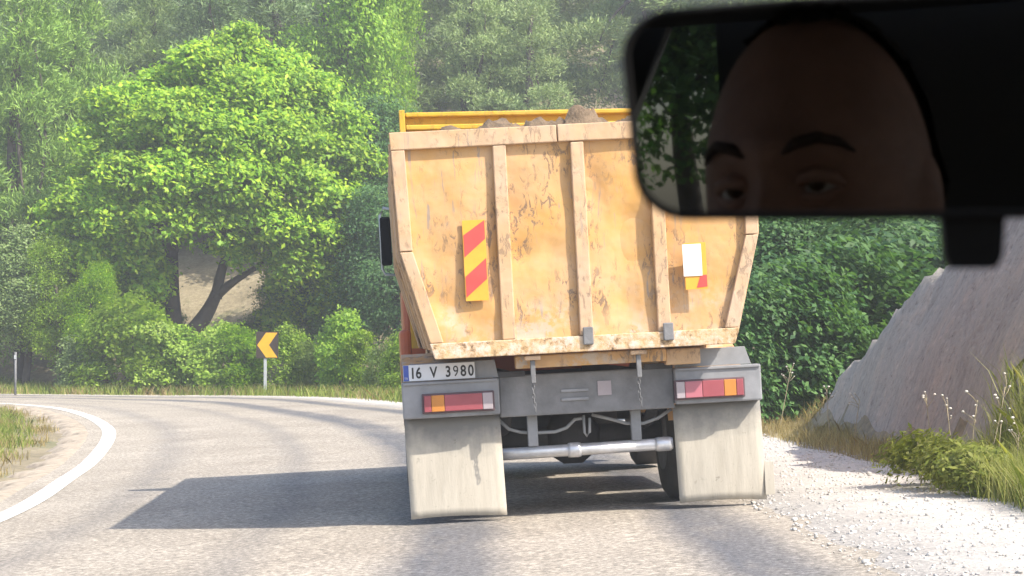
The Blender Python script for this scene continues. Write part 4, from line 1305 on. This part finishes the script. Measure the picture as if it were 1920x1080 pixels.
cp('rear_blocker_panel', MB().prism([(-0.66, 0.97), (-0.66, 1.55), (qc[0], 1.55), qc, qb, qa, (qa[0], 0.97)], 1, -1.30, -1.24), M['lining'])  # panels added to darken the reflection, leaving one strip of outside
cp('rear_blocker_panel', MB().prism([(qd[0], 0.97), (qd[0], qc[1]), (qc[0] + 0.001, qc[1]), (qc[0] + 0.001, 1.55), (0.66, 1.55), (0.66, 0.97)], 1, -1.301, -1.241), M['lining'])
cp('tail_panel', MB().box(-0.735, 0.735, -1.92, -1.885, 0.30, 0.95), M['carpaint'])
cp('dashboard', MB().prism([(0.85, 0.55), (0.85, 0.86), (1.0, 0.93), (1.6, 0.93), (1.6, 0.55)], 0, -0.735, 0.735, 0.01), M['trim'])
cp('bonnet', MB().prism([(1.605, 0.93), (2.3, 0.78), (2.38, 0.7), (2.38, 0.3), (2.3, 0.3), (2.3, 0.68), (1.605, 0.85)], 0, -0.735, 0.735), M['carpaint'])
cp('floor_pan', MB().box(-0.735, 0.735, -1.8, 2.25, 0.22, 0.295), M['lining'])
for (u, v) in ((-0.70, 1.75), (0.70, 1.75), (-0.70, -1.25), (0.70, -1.25)):
    cp('wheel', MB().lathe([(-0.09, 0.2), (-0.09, 0.28), (-0.06, 0.31), (0.06, 0.31), (0.09, 0.28), (0.09, 0.2)], 'x', (u, v, 0.31)), M['tyre'])
for u in (-0.27, 0.36):
    s_ = cp('seat', MB().box(u - 0.25, u + 0.25, -0.28, 0.25, 0.30, 0.50, 0.04), M['lining'])
    cp('backrest', MB().prism([(-0.30, 0.48), (-0.16, 0.48), (-0.30, 1.10), (-0.40, 1.10)], 0, u - 0.24, u + 0.24, 0.03), M['lining'], s_)
    cp('headrest', MB().prism([(-0.35, 1.14), (-0.27, 1.14), (-0.30, 1.32), (-0.40, 1.32)], 0, u - 0.03, u + 0.11, 0.025), M['lining'], s_)

# ------------------------------------------------------------------ the driver
person = empty('person', (0.06, -0.42, H(0, 0) + 0.50), (0, 0, 0), 'driver whose eyes and forehead show in the rear-view mirror', 'person')
pl = person.location
Hc = Vector((0.047, -0.325, 1.254))        # head centre
rotH = Matrix.Rotation(R(20), 3, 'Z') @ Matrix.Rotation(R(-4), 3, 'Y')
bm = bmesh.new()
def sph(c, r, seg=24, fn=None):
    t = bmesh.new()
    bmesh.ops.create_uvsphere(t, u_segments=seg, v_segments=seg // 2 + 4, radius=1.0)
    for v in t.verts:
        q = Vector((v.co.x * r[0], v.co.y * r[1], v.co.z * r[2]))
        if fn: q = fn(q)
        v.co = Vector(c) + q
    m = bpy.data.meshes.new('t'); t.to_mesh(m); t.free(); bm.from_mesh(m); bpy.data.meshes.remove(m)
def g(q, c, s):
    return math.exp(-sum(((q[i] - c[i]) / s[i]) ** 2 for i in range(3)))
def face(q):
    d = 0.0
    if q.y > 0:
        d += 0.010 * g(q, (0, 0.09, 0.028), (0.05, 0.05, 0.014))            # brow ridge
        for s in (-1, 1):
            d -= 0.017 * g(q, (s * 0.031, 0.09, 0.002), (0.019, 0.05, 0.014))  # eye socket
            d += 0.006 * g(q, (s * 0.045, 0.08, -0.03), (0.02, 0.05, 0.02))
        d += 0.026 * g(q, (0, 0.09, -0.032), (0.011, 0.05, 0.016))           # nose tip
        d += 0.012 * g(q, (0, 0.09, -0.006), (0.009, 0.05, 0.022))           # bridge
        d += 0.008 * g(q, (0, 0.08, -0.066), (0.022, 0.05, 0.010))           # lips
        d += 0.010 * g(q, (0, 0.08, -0.10), (0.022, 0.05, 0.016))            # chin
    q = q + Vector((0, d, 0))
    if q.z < -0.02:
        k = 1 - 0.28 * min(1, (-0.02 - q.z) / 0.1)
        q.x *= k
    return rotH @ q
bpy_head = sph(Hc, (0.080, 0.097, 0.128), 64, face)
for s in (-1, 1):
    sph(Hc + rotH @ Vector((s * 0.076, -0.01, -0.012)), (0.012, 0.022, 0.034), 14, lambda q: rotH @ q)
# neck, torso, arms, legs as overlapping solids, fused by the remesh below
mb = MB(); mb.bm.free(); mb.bm = bm
mb.tube([Hc + Vector((0, -0.02, -0.07)), Hc + Vector((0.01, -0.035, -0.17)), Hc + Vector((0.01, -0.04, -0.22))], [0.052, 0.056, 0.07], 16)
sh_z = Hc.z - 0.225
ty = Hc.y - 0.045
mb.tube([(0.06, ty, sh_z + 0.03), (0.06, ty, sh_z - 0.05), (0.06, ty + 0.01, sh_z - 0.25), (0.06, ty + 0.05, sh_z - 0.45), (0.06, ty + 0.08, sh_z - 0.58)], [0.09, 0.145, 0.15, 0.13, 0.15], 18)
for s in (-1, 1):
    S0 = Vector((0.06 + s * 0.10, ty, sh_z - 0.02)); S1 = Vector((0.06 + s * 0.19, ty, sh_z - 0.05))
    E0 = Vector((0.06 + s * 0.25, ty + 0.10, sh_z - 0.33)); W0 = Vector((0.06 + s * 0.14, ty + 0.32, sh_z - 0.42))
    mb.tube([S0, S1, S1.lerp(E0, 0.5), E0], [0.06, 0.062, 0.05, 0.042], 12)
    mb.tube([E0, E0.lerp(W0, 0.4), W0], [0.042, 0.042, 0.028], 12)
    fd = (W0 - E0).normalized()
    mb.tube([W0, W0 + fd * 0.05, W0 + fd * 0.09], [0.028, 0.038, 0.034], 10)
    for k in range(4):
        o_ = Vector((s * (k - 1.5) * 0.019, 0, 0))
        ln = (0.06, 0.075, 0.07, 0.055)[k]
        b0 = W0 + fd * 0.085 + o_
        mb.tube([b0, b0 + fd * ln * 0.5, b0 + fd * ln + Vector((0, 0, -0.02))], [0.010, 0.009, 0.008], 8)
    b0 = W0 + fd * 0.03 + Vector((-s * 0.03, 0, 0.0))
    mb.tube([b0, b0 + Vector((-s * 0.025, 0.03, 0.0)), b0 + Vector((-s * 0.03, 0.06, -0.005))], [0.012, 0.011, 0.009], 8)
    K0 = Vector((0.06 + s * 0.14, ty + 0.55, sh_z - 0.50)); A0 = Vector((0.06 + s * 0.13, ty + 0.78, 0.36))
    mb.tube([Vector((0.06 + s * 0.09, ty + 0.08, sh_z - 0.58)), K0.lerp(Vector((0.06 + s * 0.09, ty + 0.08, sh_z - 0.58)), 0.5), K0], [0.085, 0.08, 0.06], 12)
    mb.tube([K0, K0.lerp(A0, 0.4), A0], [0.06, 0.055, 0.038], 12)
    mb.tube([A0 + Vector((0, -0.04, -0.01)), A0 + Vector((0, 0.08, -0.03)), A0 + Vector((0, 0.17, -0.035))], [0.04, 0.04, 0.025], 10)
body = mb.build('body', M['skin'], person)
body.data.transform(Matrix.Translation(-Vector(pl)))
rm = body.modifiers.new('fuse', 'REMESH')
rm.mode = 'VOXEL'
rm.voxel_size = 0.0055
rm.use_smooth_shade = True
sm_ = body.modifiers.new('soft', 'SMOOTH')
sm_.iterations = 2
dg = bpy.context.evaluated_depsgraph_get()
bme = bpy.data.meshes.new_from_object(body.evaluated_get(dg))
body.modifiers.clear()
body.data = bme
bme.materials.clear()
bme.materials.append(M['skin'])
bme.materials.append(M['shirt'])
co = np.zeros(len(bme.polygons) * 3); bme.polygons.foreach_get('center', co)
co = co.reshape(-1, 3) + np.array(pl)
bme.polygons.foreach_set('material_index', ((co[:, 2] < sh_z + 0.015) & (co[:, 1] < ty + 0.28)).astype(np.int32))
def hp(x, y, z):
    return Hc + rotH @ Vector((x, y, z)) - Vector(pl)
for s in (-1, 1):
    b2 = MB(); t = bmesh.new(); bmesh.ops.create_uvsphere(t, u_segments=20, v_segments=14, radius=0.0125)
    bmesh.ops.translate(t, verts=t.verts, vec=hp(s * 0.031, 0.0735, 0.001)); b2.add(t)
    e_ = b2.build('eye', M['eye_white'], person)
    b2 = MB(); t = bmesh.new(); bmesh.ops.create_uvsphere(t, u_segments=16, v_segments=10, radius=0.0068)
    for v in t.verts: v.co.y *= 0.35
    bmesh.ops.translate(t, verts=t.verts, vec=hp(s * 0.031 + 0.002, 0.0845, 0.002)); b2.add(t)
    b2.build('iris', M['iris'], e_)
    # upper lid and brow
    b2 = MB(); b2.tube([hp(s * 0.014, 0.083, 0.000), hp(s * 0.022, 0.085, 0.0055), hp(s * 0.033, 0.0845, 0.0072), hp(s * 0.043, 0.079, 0.004), hp(s * 0.048, 0.072, -0.001)], [0.002, 0.0055, 0.006, 0.005, 0.002], 8).build('eyelid', M['skin'], e_)
    b2 = MB(); b2.tube([hp(s * 0.016, 0.082, -0.004), hp(s * 0.024, 0.084, -0.0085), hp(s * 0.034, 0.083, -0.0095), hp(s * 0.046, 0.074, -0.003)], [0.002, 0.0045, 0.0045, 0.002], 8).build('eyelid', M['skin'], e_)
    b2 = MB(); b2.tube([hp(s * 0.012, 0.098, 0.022), hp(s * 0.024, 0.0975, 0.029), hp(s * 0.038, 0.091, 0.032), hp(s * 0.050, 0.080, 0.028), hp(s * 0.057, 0.072, 0.021)], [0.002, 0.0042, 0.0042, 0.003, 0.001], 8).build('eyebrow', M['brow'], person)
# hair cap
t = bmesh.new(); bmesh.ops.create_uvsphere(t, u_segments=40, v_segments=26, radius=1.0)
rmv = [v for v in t.verts if v.co.z < 0.87 - 0.75 * max(0, -v.co.y + 0.25) and v.co.y > -0.35 or v.co.z < -0.4]
bmesh.ops.delete(t, geom=rmv, context='VERTS')
for v in t.verts:
    r_ = 1.0 + 0.03 * math.sin(v.co.x * 30 + v.co.z * 17) * math.sin(v.co.y * 25)
    v.co = hp(v.co.x * 0.087 * r_, v.co.y * 0.104 * r_ - 0.004, v.co.z * 0.134 * r_)
b2 = MB(); b2.add(t); b2.build('hair', M['hair'], person)

# ------------------------------------------------------------------ hazy air added to stand in for the windscreen veil
hz = MB().box(-96, 96, -50, 156, float(GZ.min()) - 1.0, 42).build('haze', None)
hz.display_type = 'WIRE'
hm = bpy.data.materials.new('veil_haze')
hm.use_nodes = True
for n in list(hm.node_tree.nodes):
    if n.type == 'BSDF_PRINCIPLED':
        hm.node_tree.nodes.remove(n)
pv = hm.node_tree.nodes.new('ShaderNodeVolumePrincipled')
pv.inputs['Color'].default_value = (0.93, 0.96, 1.0, 1)
pv.inputs['Density'].default_value = 0.0017
pv.inputs['Anisotropy'].default_value = 0.0
hm.node_tree.links.new(pv.outputs[0], hm.node_tree.nodes['Material Output'].inputs['Volume'])
hz.data.materials.append(hm)
tag(hz, kind='stuff')
